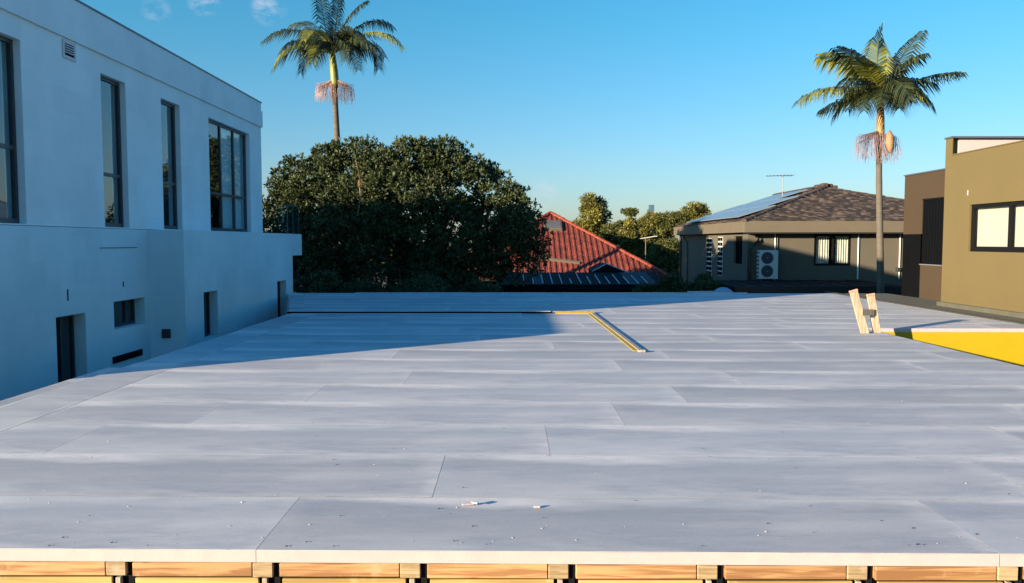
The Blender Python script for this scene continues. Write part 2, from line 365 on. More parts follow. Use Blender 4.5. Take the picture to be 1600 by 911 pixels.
M['palm_b'] = leaf_mat('palm_leaf_yellow', (.035, .055, .010), (.23, .235, .035), .45, .2)
M['palm_c'] = leaf_mat('palm_leaf_dry', (.06, .035, .015), (.16, .09, .035), .6, .2)
M['ground'] = pm('yard_ground', (.055, .06, .035), .95, .4, .5, .5, 6, bdist=.05)
M['tower'] = pm('far_tower_haze', (.055, .10, .14), .4, .1, .05, 0)  # distance haze put into the blue-grey colour
M['whitepaint'] = pm('white_paint', (.6, .6, .6), .6, .05, 4, 0)
M['tarp'] = pm('pale_blue_cloth', (.25, .33, .42), .8, .1, 6, .2)

tinted(M['browntile'], .4, 4.6); tinted(M['redtile'], .6, 1.35)
for k_ in ('render', 'render_b'):      # the masonry courses ghost faintly through the render
    nt_ = M[k_].node_tree; N_, L_2 = nt_.nodes, nt_.links; b_2 = N_['Principled BSDF']; src_ = b_2.inputs['Base Color'].links[0].from_socket
    t_2 = N_.new('ShaderNodeTexCoord'); x_2 = N_.new('ShaderNodeSeparateXYZ'); L_2.new(t_2.outputs['Object'], x_2.inputs[0]); a_2 = N_.new('ShaderNodeMath'); L_2.new(x_2.outputs[0], a_2.inputs[0]); L_2.new(x_2.outputs[1], a_2.inputs[1])
    c_2 = N_.new('ShaderNodeCombineXYZ'); L_2.new(a_2.outputs[0], c_2.inputs[0]); L_2.new(x_2.outputs[2], c_2.inputs[1])
    br_ = N_.new('ShaderNodeTexBrick'); br_.inputs['Scale'].default_value = 1; br_.inputs['Brick Width'].default_value = .8; br_.inputs['Row Height'].default_value = .4; br_.inputs['Mortar Size'].default_value = .0
    br_.inputs['Color1'].default_value = (.945, .96, .965, 1); br_.inputs['Color2'].default_value = (1.03, 1.025, 1.02, 1); L_2.new(c_2.outputs[0], br_.inputs['Vector'])
    m_2 = N_.new('ShaderNodeMixRGB'); m_2.blend_type = 'MULTIPLY'; m_2.inputs[0].default_value = 1; L_2.new(src_, m_2.inputs[1]); L_2.new(br_.outputs[0], m_2.inputs[2]); L_2.new(m_2.outputs[0], b_2.inputs['Base Color'])
# ------------------------------------------------------------------ ground
g = MB(); n = 24
xs = [-3000, -800, -250, -80, -30, -12, 0, 12, 30, 80, 250, 800, 3000]
ys = [-400, -80, -20, 0, 10, 20, 30, 40, 55, 80, 160, 400, 1200, 4000]
rnd = random.Random(3)
gz = {(i, j): -3.2+(rnd.uniform(-.06, .06) if 2 < i < 10 and 2 < j < 9 else 0) for i in range(len(xs)) for j in range(len(ys))}
for i in range(len(xs)-1):
    for j in range(len(ys)-1):
        g.face([(xs[a], ys[c], gz[(a, c)]) for a, c in ((i, j), (i+1, j), (i+1, j+1), (i, j+1))])
tag(g.build('ground', M['ground']), kind='structure')

# ------------------------------------------------------------------ wall with openings
def wall_faces(mb, O, U, V, N, u0, u1, v0, v1, holes, depth, m=0):
    us = sorted({u0, u1, *[h[0] for h in holes], *[h[1] for h in holes]}); vs_ = sorted({v0, v1, *[h[2] for h in holes], *[h[3] for h in holes]})
    P = lambda a, b, d=0: O+U*a+V*b+N*d
    for a0, a1 in zip(us, us[1:]):
        for b0, b1 in zip(vs_, vs_[1:]):
            ca, cb = (a0+a1)/2, (b0+b1)/2
            if any(h[0] < ca < h[1] and h[2] < cb < h[3] for h in holes): continue
            mb.face([P(a0, b0), P(a1, b0), P(a1, b1), P(a0, b1)], m)
    for h in holes:
        a0, a1, b0, b1 = h
        mb.face([P(a0, b0), P(a0, b1), P(a0, b1, -depth), P(a0, b0, -depth)], m)
        mb.face([P(a1, b0), P(a1, b0, -depth), P(a1, b1, -depth), P(a1, b1)], m)
        mb.face([P(a0, b0), P(a0, b0, -depth), P(a1, b0, -depth), P(a1, b0)], m)
        mb.face([P(a0, b1), P(a1, b1), P(a1, b1, -depth), P(a0, b1, -depth)], m)
def window(parent, O, U, V, N, h, back, cols, rows, fm, pane_m, fw=.05, name='window'):
    """frame as a part, each pane a sub-part; cols/rows are divider fractions; back = distance behind the wall face"""
    a0, a1, b0, b1 = h; f = MB(); d0, d1 = -back-.07, -back
    f.obox(O, U, V, N, a0, a0+fw, b0, b1, d0, d1); f.obox(O, U, V, N, a1-fw, a1, b0, b1, d0, d1)
    f.obox(O, U, V, N, a0+fw, a1-fw, b0, b0+fw*1.3, d0, d1); f.obox(O, U, V, N, a0+fw, a1-fw, b1-fw, b1, d0, d1)
    cu = [a0+fw]+[a0+(a1-a0)*c for c in cols]+[a1-fw]; rv = [b0+fw*1.3]+[b0+(b1-b0)*r for r in rows]+[b1-fw]
    for c in cu[1:-1]: f.obox(O, U, V, N, c-fw*.5, c+fw*.5, b0+fw*1.3, b1-fw, d0, d1)
    for r in rv[1:-1]:
        for x0, x1 in zip(cu, cu[1:]):
            f.obox(O, U, V, N, x0+(fw*.5 if x0 != cu[0] else 0), x1-(fw*.5 if x1 != cu[-1] else 0), r-fw*.5, r+fw*.5, d0+.005, d1-.005)
    fr = f.build(name, fm, parent)
    for x0, x1 in zip(cu, cu[1:]):
        for y0, y1 in zip(rv, rv[1:]):
            p = MB(); dd = (d0+d1)/2
            p.obox(O, U, V, N, x0-.01, x1+.01, y0-.01, y1+.01, dd-.004, dd+.004)
            p.build('pane', pane_m, fr)
    return fr
def curtain_or_reflection(parent, O, U, V, N, a0, a1, b0, b1, back, mat, waves=7, amp=.03, name='blind'):  # also builds the left house's painted reflection sheets, named blind too
    c = MB(); k = waves*4
    pts = [(a0+(a1-a0)*i/k, -back+amp*math.sin(i*math.pi/2)) for i in range(k+1)]
    for (p, d), (q, e) in zip(pts, pts[1:]):
        c.face([O+U*p+V*b0+N*d, O+U*q+V*b0+N*e, O+U*q+V*b1+N*e, O+U*p+V*b1+N*d])
    return c.build(name, mat, parent, smooth=True, recalc=False)
X, Y, Z = Vector((1, 0, 0)), Vector((0, 1, 0)), Vector((0, 0, 1)); O0 = Vector((0, 0, 0))

# ------------------------------------------------------------------ left house
XA, XB, XL = -7.3, -6.55, -27.0
house = empty('rendered_house', (XA, 17, -3.2), 'two storey house with smooth pale grey render in shade along the left side', 'house')
SILL, HEAD, PAR, COP = 1.77, 4.49, at(411, 162, Y=23.5).z, at(411, 199, Y=23.5).z
yA = lambda u: at(u, 378, X=XA).y
yB = lambda u: at(u, 378, X=XB).y
upper_holes = [(11.1, yA(43), SILL, HEAD), (yA(165), yA(203), SILL, HEAD), (yA(257), yA(286), SILL, HEAD), (yA(330), yA(393), SILL, HEAD)]
w = MB(); ox = Vector((XA, 0, 0))
wall_faces(w, ox, Y, Z, X, 11.0, 23.5, SILL-.02, PAR, upper_holes, .30)
wall_faces(w, Vector((0, 23.5, 0)), X, Z, Y, XL, XA, SILL-.02, PAR, [], .3)
wall_faces(w, Vector((0, 11.0, 0)), X, Z, -Y, XL, XA, SILL-.02, PAR, [], .3)
wall_faces(w, Vector((XL, 0, 0)), Y, Z, -X, 11.0, 23.5, SILL-.02, PAR, [], .3)
w.face([(XL, 11, PAR-.5), (XA-.2, 11, PAR-.5), (XA-.2, 23.5, PAR-.5), (XL, 23.5, PAR-.5)])
w.box(XA-.2, XA-.002, 11.01, 23.49, PAR-.5, PAR-.002)
w.build('upper_wall', M['render'], house)
c = MB(); c.box(XA-.18, XA+.045, 10.96, 23.54, COP, PAR-.22); c.box(XA-.18, XA+.012, 10.97, 23.515, PAR-.219, PAR+.02)
c.build('parapet_band', M['render'], house)
c = MB(); c.box(XA-.21, XA+.03, 10.95, 23.56, PAR+.021, PAR+.05); c.build('parapet_capping', M['flash'], house)
# lower storey: near part, return face, projecting part and balcony
dA = (yA(80), yA(127), -1.9, at(100, 494, X=XA+.03).z)
wA = (yA(172), yA(221), at(195, 512, X=XA+.03).z, at(195, 469, X=XA+.03).z)
TOP = at(228, 361, X=XA).z
YR = yA(228)
w = MB(); oa = Vector((XA+.03, 0, 0))
wall_faces(w, oa, Y, Z, X, 7.0, YR, -3.2, SILL-.03, [dA, wA], .28)
wall_faces(w, Vector((0, 7.0, 0)), X, Z, -Y, XL, XA+.03, -3.2, SILL-.03, [], .3)
w.face([(XL, 7, SILL-.03), (XA+.03, 7, SILL-.03), (XA+.03, YR, SILL-.03), (XL, YR, SILL-.03)])
wall_faces(w, Vector((XL, 0, 0)), Y, Z, -X, 7.0, 23.9, -3.2, SILL-.03, [], .3)
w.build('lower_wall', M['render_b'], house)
w = MB(); w.box(XA-.15, XA+.028, 7.002, 10.9, SILL-.029, SILL+.11); w.box(XL+.1, XA-.151, 7.002, 7.18, SILL-.029, SILL+.11); w.build('added_shadow_upstand', M['render_b'], house)  # added out of view to lengthen the lower storey's shadow on the deck
b1 = (yB(316), yB(338), at(327, 528, X=XB).z, at(318, 457, X=XB).z)
b2 = (yB(432), yB(446), -1.2, at(438, 439, X=XB).z)
w = MB()
wall_faces(w, Vector((XB, 0, 0)), Y, Z, X, YR, 23.9, -3.2, SILL-.031, [b1, b2], .26)
wall_faces(w, Vector((0, YR, 0)), X, Z, -Y, XA-.1, XB, -3.2, SILL-.031, [], .3)
wall_faces(w, Vector((0, 23.9, 0)), X, Z, Y, XL, XB, -3.2, SILL-.031, [], .3)
w.face([(XL, YR, SILL-.031), (XB, YR, SILL-.031), (XB, 23.9, SILL-.031), (XL, 23.9, SILL-.031)])
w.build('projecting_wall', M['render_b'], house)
w = MB(); w.box(XL+3, XB+.004, 23.9, 24.95, at(465, 399, X=XB).z, SILL-.033); w.build('balcony_slab', M['render_b'], house)
# windows
for h, cols, rows, cf in ((upper_holes[0], [], [.415], (0, .0)), (upper_holes[1], [], [.355], (.0, .62)), (upper_holes[2], [], [.365], (.0, .3)), (upper_holes[3], [.36, .68], [.345], (.5, 1.))):
    window(house, ox, Y, Z, X, h, .11, cols, rows, M['frame'], M['glass'], .062)
    if cf[1] > cf[0]:
        a = h[0]+(h[1]-h[0])*cf[0]; b_ = h[0]+(h[1]-h[0])*cf[1]
        curtain_or_reflection(house, ox, Y, Z, X, a-.25, b_-.12, h[2]+.05, h[3]-.05, .24, M['curtain_or_reflection'])  # pale sheet painting the sky reflected in the pane
curtain_or_reflection(house, ox, Y, Z, X, 11.0, yA(22), SILL, HEAD, .26, M['curtain_or_reflection'])  # reflection sheet for the nearest upper window
window(house, oa, Y, Z, X, dA, .20, [.55], [], M['frame'], M['darkglass'], .05, 'window')
window(house, oa, Y, Z, X, wA, .20, [.7], [], M['frame'], M['darkglass'], .04, 'window')
window(house, Vector((XB, 0, 0)), Y, Z, X, b1, .18, [.6], [], M['frame'], M['darkglass'], .04, 'window')
window(house, Vector((XB, 0, 0)), Y, Z, X, b2, .18, [], [], M['frame'], M['darkglass'], .04, 'window')
# interior lining so rooms read dark
l = MB(); l.box(XL+.5, XA-.9, 11.3, 23.2, SILL, PAR-.6); l.build('room_lining', M['interior'], house)
# wall vent near the roof: plate and louvre blades
va, vb = at(97, 95, X=XA), at(117, 62, X=XA); t = MB()
vy0, vy1 = at(97, 80, X=XA).y, at(117, 80, X=XA).y; vz0, vz1 = at(107, 93, X=XA).z, at(107, 65, X=XA).z
t.box(XA+.002, XA+.02, vy0, vy1, vz0, vz0+.05); t.box(XA+.002, XA+.02, vy0, vy1, vz1-.05, vz1)
t.box(XA+.002, XA+.02, vy0, vy0+.05, vz0+.05, vz1-.05); t.box(XA+.002, XA+.02, vy1-.05, vy1, vz0+.05, vz1-.05)
t.box(XA+.001, XA+.004, vy0+.04, vy1-.04, vz0+.04, vz1-.04, m=1)
vo = t.build('vent', [M['vent'], M['black']], house)
for k in range(4):
    zz = vz0+.09+k*(vz1-vz0-.14)/4
    s = MB(); s.box(XA+.005, XA+.03, vy0+.05, vy1-.05, zz, zz+.016); s.build('louvre', M['vent'], vo)
# outlets and thin marks on the wall
s = MB(); s.box(at(254, 520, Y=YR).x, at(267, 520, Y=YR).x, YR-.05, YR-.003, at(260, 528, Y=YR).z, at(260, 514, Y=YR).z, .006); s.build('service_box', M['darkplastic'], house)
p0 = at(176, 570, X=XA+.03); p1 = at(221, 556, X=XA+.03)
s = MB(); s.box(XA+.033, XA+.06, p0.y, p1.y, p0.z+.02, p0.z+.14); s.build('dark_slot', M['black'], house)
for (u, va_, vb_) in ((105, 452, 470), (192, 440, 448), (186, 386.5, 387.5)):
    q = at(u, va_, X=XA+.03); q2 = at(u, vb_, X=XA+.03); s = MB()
    s.box(XA+.032, XA+.045, q.y-(.01 if vb_-va_ > 2 else .7), q.y+(.01 if vb_-va_ > 2 else .7), q2.z, q.z); s.build('wall_strip', M['frame'], house)
# balustrade
bal = MB(); zt = at(435, 321, Y=24.3).z
bal.box(XA+.05, XB-.06, 24.82, 24.85, zt-.02, zt); bal.box(XB-.075, XB-.045, 23.6, 24.85, zt-.02, zt)
for yy in (23.62, 24.2, 24.82): bal.box(XB-.07, XB-.05, yy, yy+.02, SILL-.03, zt-.02)
bal.build('balustrade', M['flash'], house)
for y0, y1 in ((23.66, 24.19), (24.24, 24.81)):
    s = MB(); s.box(XB-.066, XB-.054, y0, y1, SILL, zt-.03); s.build('glass_panel', M['balglass'], house)
s = MB(); s.box(XA+.06, XB-.09, 24.83, 24.842, SILL, zt-.03); s.build('glass_panel', M['balglass'], house)

# ------------------------------------------------------------------ the floor deck
SH = .014; TH = .062
deck = empty('floor_deck', (0, 3.8, 0), 'wide unfinished floor deck of grey fibre cement sheets on timber framing', 'floor deck')
XD0, XS, XD1, XE, YV, YF = -4.66, -4.05, 6.15, 9.3, 13.6, 23.4
rows = [3.80, 4.62]
while rows[-1] < YF-.5: rows.append(rows[-1]+.93)
rows[-1] = YF
rnd = random.Random(11)
def panel(x0, x1, y0, y1, zo=0, name='floor_sheet', shear=SH):
    gp = .0012; em = 1 if y0 < 4 else 0; fm = 1 if (y0 < 4 or (13 < y0 < 14.2)) else 2; x0 += gp; x1 -= gp; y0 += gp; y1 -= gp
    m = MB(); c = .004 if y0 < 4 else .0004; z1 = zo; z0 = zo-TH
    sh = lambda x, y: y-shear*x
    cx, cy = (x0+x1)/2, (y0+y1)/2
    def V_(x, y, z): return (x-cx, sh(x, y)-sh(cx, cy), z)
    # rough sawn front and back arris: the long edges are cut into short uneven steps
    nseg = max(2, int((x1-x0)/.12)) if y0 < 4.5 else 4
    fr = [(x0+(x1-x0)*i/nseg) for i in range(nseg+1)]
    jit = [rnd.uniform(-.0035, .003) if 0 < i < nseg and y0 < 4.5 else 0 for i in range(nseg+1)]
    for i in range(nseg):
        a, b_ = fr[i], fr[i+1]; ja, jb = jit[i], jit[i+1]
        m.face([V_(a, y0+c+ja, z1), V_(b_, y0+c+jb, z1), V_(b_, y1-c, z1), V_(a, y1-c, z1)], 0)
        m.face([V_(a, y0, z1-c), V_(b_, y0, z1-c), V_(b_, y0+c+jb, z1), V_(a, y0+c+ja, z1)], em)
        m.face([V_(a, y0, z0), V_(b_, y0, z0), V_(b_, y0, z1-c), V_(a, y0, z1-c)], fm)
        m.face([V_(b_, y1, z1-c), V_(a, y1, z1-c), V_(a, y1-c, z1), V_(b_, y1-c, z1)], 0)
    m.face([V_(x1, y1, z0), V_(x0, y1, z0), V_(x0, y1, z1-c), V_(x1, y1, z1-c)], 1)
    m.face([V_(x0, y1, z0), V_(x0, y0, z0), V_(x0, y0, z1-c), V_(x0, y1, z1-c)], 2)
    m.face([V_(x1, y0, z0), V_(x1, y1, z0), V_(x1, y1, z1-c), V_(x1, y0, z1-c)], 1)
    m.face([V_(x0, y0, z1-c), V_(x0, y0+c, z1), V_(x0, y1-c, z1), V_(x0, y1, z1-c)], 0)
    m.face([V_(x1, y0, z1-c), V_(x1, y1, z1-c), V_(x1, y1-c, z1), V_(x1, y0+c, z1)], 1)
    m.face([V_(x0, y0, z0), V_(x0, y1, z0), V_(x1, y1, z0), V_(x1, y0, z0)], 1)
    o = m.build(name, [M['panel'], M['edge'], M['joint']], None, recalc=False)
    o.parent = deck; o.location = Vector((cx, sh(cx, cy), rnd.uniform(-.0005, .0005)))-Vector(deck.location)
    return o
JX = [-1.25, -.47, .27, .93, 1.65, 2.45, -2.3, -1.55, .6, 3.1, -.9, 1.3, -2.0, .2, 2.2, -1.4, .9, 2.9, -.3, 1.6, -2.4, .5]
PL = 3.6
for i, (y0, y1) in enumerate(zip(rows, rows[1:])):
    xr = XE if y0 > YV-.3 else XD1; xl = -.2725*y0-.03 if y0 > 16.4 else XS+.006
    js = [JX[i]+k*PL for k in range(-4, 5)]
    cuts = [xl]+[j for j in js if xl+.4 < j < xr-.4]+[xr]
    if y0 > YV-.3 and XD1+.0 not in cuts and y0 < YV+.5: pass
    for a, b_ in zip(cuts, cuts[1:]): panel(a, b_, y0, y1)
yy = 3.8
for L_ in (2.5, 3.6, 3.6, 3.1):
    panel(XD0+rnd.uniform(-.02, .02), XS, yy, min(yy+L_, 16.6), .0, shear=0); yy += L_
s = MB(); q0_, q1_ = Vector((-4.70, 17.0, 0)), Vector((-6.42, 23.4, 0)); dq = (q1_-q0_).normalized()
s.obox(q0_, dq, Vector((-dq.y, dq.x, 0)), Z, -.1, (q1_-q0_).length, -.28, .06, -.05, .006, .003); s.build('edge_strip', M['panel'], deck)
# low packer along the left side, a little below the sheets
s = MB(); s.box(XD0-.24, XD0-.03, 3.8, 9.6, -.16, -.018, .004); s.build('edge_plate', M['panel'], deck)
# structure of the front edge
JP = .723; BX = at(197, 888, Y=3.82).x
zj = -TH-.004; hN = .070
joist = [BX+k*JP for k in range(-3, 9)]
def yfx(x): return 3.80-SH*x
for k, bx in enumerate(joist):
    if bx > XD1-.1 or bx < XD0: continue
    y = yfx(bx)+.004
    s = MB(); s.box(bx-.105, bx-.006, y, y+.35, zj-hN-rnd.uniform(-.002, .004), zj, .004); s.build('joist_end', M['chord'], deck)
    s = MB(); s.box(bx-.004, bx+.026, y+.02, y+.05, zj-hN-.10, zj-.002, .002); s.build('packing_gap', M['black'], deck)  # black block in the slot, the gap's shade put into its colour
    s = MB(); s.box(bx-.075, bx+.04, y+.03, y+.06, -1.2, zj-hN-.004); s.build('web_gap', M['black'], deck)  # black block drawing the dark opening around the web
    s = MB(); s.box(bx-.060, bx-.034, y+.001, y+.028, -.5, zj-hN-.001+.016 if False else zj-hN-.008, .003); s.build('stud', M['cream_timber'], deck)
    nx = bx+JP
    if nx < XD1:
        s = MB(); s.box(bx+.028, nx-.108, yfx(bx)+.001-SH*.3, yfx(bx)+.046, zj-hN+rnd.uniform(-.003, .003), zj, .004); s.build('nogging', M['lvl'], deck)
        s = MB(); s.box(bx+.042, nx-.078, yfx(bx)-.004, yfx(bx)+.012, -1.2, zj-hN-.006, .002); s.build('bracing_sheet', M['ply'], deck)
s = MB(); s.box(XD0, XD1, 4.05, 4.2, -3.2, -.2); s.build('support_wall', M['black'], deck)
for x_, y_ in ((XD0+.1, 14), (XD1-.2, 12), (XE-.2, 20), (XD0+.1, 22.8), (0, 22.8), (XD1, 22.8)):
    s = MB(); s.box(x_, x_+.1, y_, y_+.1, -3.2, -TH-.01); s.build('post', M['chord'], deck)
for y_ in np.arange(4.6, 23, 1.5):
    s = MB(); s.box(XD0+.05, (XE if y_ > 14 else XD1)-.05, y_, y_+.06, -.36, -TH-.006); s.build('bearer', M['chord'], deck)
# yellow side of the stair opening on the right, sheets run over it
yv = min(q for q in rows if q > YV-.3); s = MB(); s.obox(Vector((XD1-1.0, yv-SH*(XD1-1.0)+.004, 0)), Vector((1, -SH, 0)).normalized(), Z, Y, 0, XE-XD1+.98, -.95, -TH-.001, 0, .03, .002); s.build('void_lining', M['yellow'], deck)
# small crumbs and chips on the sheets
s = MB(); r2 = random.Random(5)
for k in range(130):
    y = 3.9+(r2.random()**1.7)*9; x = r2.uniform(-.62, .66)*y
    if not XD0+.1 < x < XD1-.1: continue
    sz = r2.uniform(.003, .008); p = Vector((x, y, .001)); nn = r2.choice((3, 4)); ring = []
    base = len(s.v)
    for q in range(nn+1):
        a = q*2*math.pi/(nn+1)+r2.random(); s.v.append((p.x+sz*math.cos(a)*1.2, p.y+sz*math.sin(a)*r2.uniform(.6, 1.2), .0))
    s.v.append((p.x, p.y, sz*r2.uniform(.4, .9)))
    for q in range(nn+1): s.f.append((base+q, base+(q+1) % (nn+1), base+nn+1)); s.mi.append(0)
tag(s.build('sheet_crumbs', M['edge']), 'white crumbs of cement sheet scattered over the near part of the deck', 'debris', kind='stuff')
# screw holes: tiny dark dimples with a pale rim (parts of the sheets' surface)
s = MB()
for k in range(64):
    y = 3.86+(r2.random()**1.8)*6; x = r2.uniform(-.62, .66)*y
    if not XD0+.1 < x < XD1-.1: continue
    z = .0035; ra = r2.uniform(.004, .008)
    s.face([(x+ra*math.cos(a), y+ra*math.sin(a), z) for a in np.linspace(0, 2*math.pi, 7)[:-1]])
o = s.build('screw_holes', M['black'], deck); o['kind'] = 'stuff'
# the offcut casting a long thin shadow
oc = at(733, 791, Z=0.0); s = MB()
s.obox(Vector((oc.x, oc.y, .006)), Vector((.98, .2, 0)), Vector((-.2, .98, 0)), Z, -.04, .03, -.006, .008, 0, .012, .003)
s.obox(Vector((oc.x+.03, oc.y, .006)), Vector((.9, -.44, 0)), Vector((.44, .9, 0)), Z, -.02, .022, -.005, .006, .008, .02, .002)
tag(s.build('timber_offcut', M['whitewall']), 'small splintered white offcut lying near the front middle of the deck', 'offcut')
oc = at(839, 794, Z=0.0); s = MB(); s.obox(Vector((oc.x, oc.y, .002)), X, Y, Z, -.018, .02, -.006, .006, 0, .012, .003)
tag(s.build('timber_offcut', M['whitewall']), 'tiny pale chip just right of the splintered white offcut', 'offcut')

# L shaped upstand at the change of level
up = empty('timber_upstand', (1.7, 17.1, 0), 'yellow sided cream topped timber upstand running forward from the dark strip across the deck', 'upstand')
pa, pb = at(995, 549, Z=0), at(921, 490, Z=0); pc = at(868, 490, Z=0); yk = pb.y
d = (Vector((pb.x, pb.y, 0))-Vector((pa.x, pa.y, 0))); ln = d.length; d.normalize(); nrm = Vector((d.y, -d.x, 0))
segs = [(0, .47), (.475, 1.0)]
for a, b_ in segs:
    s = MB(); s.obox(Vector((pa.x, pa.y, 0)), d, nrm, Z, a*ln, b_*ln, -.045, .018, .002, .012, .002); s.build('yellow_board', M['yellow'], up)
    s = MB(); s.obox(Vector((pa.x, pa.y, 0)), d, nrm, Z, a*ln-.04, b_*ln-.005, .02, .085, .002, .024, .004); s.build('capping_board', M['cream_timber'], up)
s = MB(); s.box(pc.x, pb.x+.10, yk-.07, yk+.05, .002, .030, .003); s.build('yellow_board', M['yellow'], up)
s = MB(); s.box(pc.x-.05, pb.x+.12, yk+.03, yk+.16, .031, .044, .004); s.build('capping_board', M['cream_timber'], up)
s = MB(); s.obox(Vector((pa.x, pa.y, 0)), d, nrm, Z, -.12, -.045, .0, .10, .002, .035, .004); s.build('end_block', M['cream_timber'], up)
st = empty('dark_strip', (-2, yk, 0), 'long low dark strip with pale lip crossing the shaded part of the deck', 'floor strip')
s = MB(); s.box(-4.72, pc.x-.06, yk+.01, yk+.05, .002, .038); s.build('upright', M['darkslat'], st)
s = MB(); s.box(-4.6, pc.x-.7, yk-.16, yk-.08, .002, .014, .003); s.build('lip', M['vent'], st)
s = MB(); s.box(-4.75, pc.x-.10, yk-.001, yk+.14, .039, .048, .003); s.build('top_rail', M['panel'], st)
# low kerb board along the far edge of the deck
s = MB(); s.box(at(548, 460, Z=0).x if False else -4.6, 6.9, YF+.02, YF+.06, -.2, .02, .004)
tag(s.build('rear_edge_board', M['panel']), 'thin pale board standing along the far edge of the deck', 'edge board')

# ladder standing in the stair opening
ly = 13.1
lad = empty('wooden_ladder', (5.75, ly, -3.1), 'pale timber ladder top with two leaning stiles poking out of the stair opening', 'ladder')
for (ub, vb_, ut, vt, wd, dy) in ((1350, 516, 1333, 453, .13, 0.0), (1370, 518, 1360, 459, .125, .10)):
    t_ = at(ut, vt, Y=ly+dy); b_ = at(ub, vb_, Y=ly+dy); dr = (t_-b_).normalized()
    nn_ = X-dr*X.dot(dr); nn_.normalize(); L3 = (t_-b_).length
    s = MB(); s.obox(b_, dr, nn_, dr.cross(nn_), -3.0, L3-.035, -wd/2, wd/2, -.02, .02, .004); s.build('stile', M['cream_timber'], lad)
    s = MB(); s.obox(b_, dr, nn_, dr.cross(nn_), L3-.033, L3, -wd/2-.003, wd/2+.003, -.023, .023, .004); s.build('stile_tip', wood_mat('red_end_grain', (.42, .20, .13), (.5, .28, .2)), lad)
for v_ in (488, 530, 590, 650):
    a, b_ = at(1346-(v_-488)*-.22, v_, Y=ly-.10), at(1364-(v_-488)*-.2, v_, Y=ly+.05); dr = (b_-a).normalized()
    s = MB(); s.obox(a, dr, Z, dr.cross(Z), -.0, (b_-a).length+.01, -.05, .05, -.02, .02, .004); s.build('rung', M['cream_timber'], lad)

# ------------------------------------------------------------------ right house
rh = empty('ochre_house', (10.5, 18, -3.2), 'flat roofed modern house with ochre render and black framed windows on the right', 'house')
XR, XR2 = 10.5, 11.4
ye = at(1470, 473, X=XR).y
zl = at(1487, 243, X=XR).z; zh = at(1478, 218, X=XR).z
wv = (14.6, at(1514, 350, X=XR).y, at(1514, 393, X=XR).z, at(1514, 320, X=XR).z)
w = MB()
wall_faces(w, Vector((XR, 0, 0)), Y, Z, -X, 9.0, ye, -3.2, zl, [wv], .16)
w.box(XR+.001, XR+.2, 9.0, ye-.2, zl-.03, zl)
wall_faces(w, Vector((0, 9.0, 0)), X, Z, -Y, XR, 18, -3.2, zl, [], .2)
wall_faces(w, Vector((0, ye, 0)), X, Z, Y, XR, 18, -3.2, zl, [], .2)
w.build('wall', M['ochre'], rh)
s = MB(); s.box(XR-.003, XR+.02, ye-.28, ye+.003, zl-.3, zh); s.box(XR+.021, 18, ye-.1, ye+.003, zl-.3, zh); s.build('end_pier', M['ochre'], rh)
s = MB(); s.box(XR+.205, 17.9, ye-.19, ye-.102, zl-.5, zh-.001); s.build('parapet_wall', M['whitewall'], rh)
s = MB(); s.box(XR-.03, 18.05, ye-.31, ye+.03, zh+.001, zh+.04); s.build('parapet_capping', M['flash'], rh)
s = MB(); s.box(XR-.02, XR+.21, 9, ye-.285, zl+.001, zl+.025); s.build('side_capping', M['ochre'], rh)
s = MB(); s.face([(XR+.2, 9, zl-.4), (18, 9, zl-.4), (18, ye, zl-.4), (XR+.2, ye, zl-.4)]); s.build('roof', M['flash'], rh)
window(rh, Vector((XR, 0, 0)), Y, Z, -X, wv, .05, [.26, .63], [], M['blackframe'], M['clearglass'], .09)
curtain_or_reflection(rh, Vector((XR, 0, 0)), Y, Z, -X, wv[0], wv[1], wv[2]+.05, wv[3]-.02, .17, M['blind'], 3, .002)
# recessed rear part with slatted window
zr = at(1411, 276, X=XR2).z; y2 = at(1411, 380, X=XR2).y
sw = (at(1474, 360, X=XR2).y, at(1440, 360, X=XR2).y, at(1440, 414, X=XR2).z, at(1440, 311, X=XR2).z)
zc = at(1420, 366, X=XR2).z
w = MB(); wall_faces(w, Vector((XR2, 0, 0)), Y, Z, -X, ye, y2, zc, zr, [(sw[0], sw[1], zc, sw[3])], .12)
wall_faces(w, Vector((XR2, 0, 0)), Y, Z, -X, ye, sw[1]+.02, -3.2, sw[2], [], .12)
wall_faces(w, Vector((0, y2, 0)), X, Z, Y, XR2, 18, -3.2, zr, [], .1)
w.face([(XR2, ye, zr-.1), (18, ye, zr-.1), (18, y2, zr-.1), (XR2, y2, zr-.1)])
w.build('rear_wall', M['umber'], rh)
w = MB(); wall_faces(w, Vector((XR2-.004, 0, 0)), Y, Z, -X, sw[1]+.02, y2, -3.2, zc, [], .1)  # dark panel painting the cast shadow on the lower rear wall
wall_faces(w, Vector((0, y2-.001, 0)), X, Z, -Y, XR2-.004, XR2+.1, -3.2, zc, [], .1); w.build('painted_shadow_panel', M['charcoal'], rh)
s = MB(); s.box(XR2-.03, 18, ye, y2+.03, zr+.001, zr+.035); s.build('rear_capping', M['flash'], rh)
s = MB(); s.box(XR2+.10, XR2+.12, sw[0], sw[1], sw[2], sw[3]); s.build('screen_back', M['black'], rh)
k = 0; y_ = sw[0]+.03
while y_ < sw[1]-.03:
    s = MB(); s.box(XR2+.0, XR2+.07, y_, y_+.035, sw[2]+.03, sw[3]-.04); s.build('slat', M['darkslat'], rh); y_ += .145
s = MB(); s.box(XR2-.03, XR2+.1, sw[0], sw[1]+.02, sw[2]-.0, sw[2]+.028); s.build('sill', M['alu'], rh)
s = MB(); s.box(XR2-.006, XR2+.1, sw[0], sw[1], sw[3]-.04, sw[3]-.002); s.build('head', M['blackframe'], rh)
s = MB(); q = at(1513, 302, X=XR); s.box(XR-.02, XR-.002, q.y-.015, q.y+.015, q.z-.05, q.z+.07, .004); s.build('wall_bracket', M['whitewall'], rh)
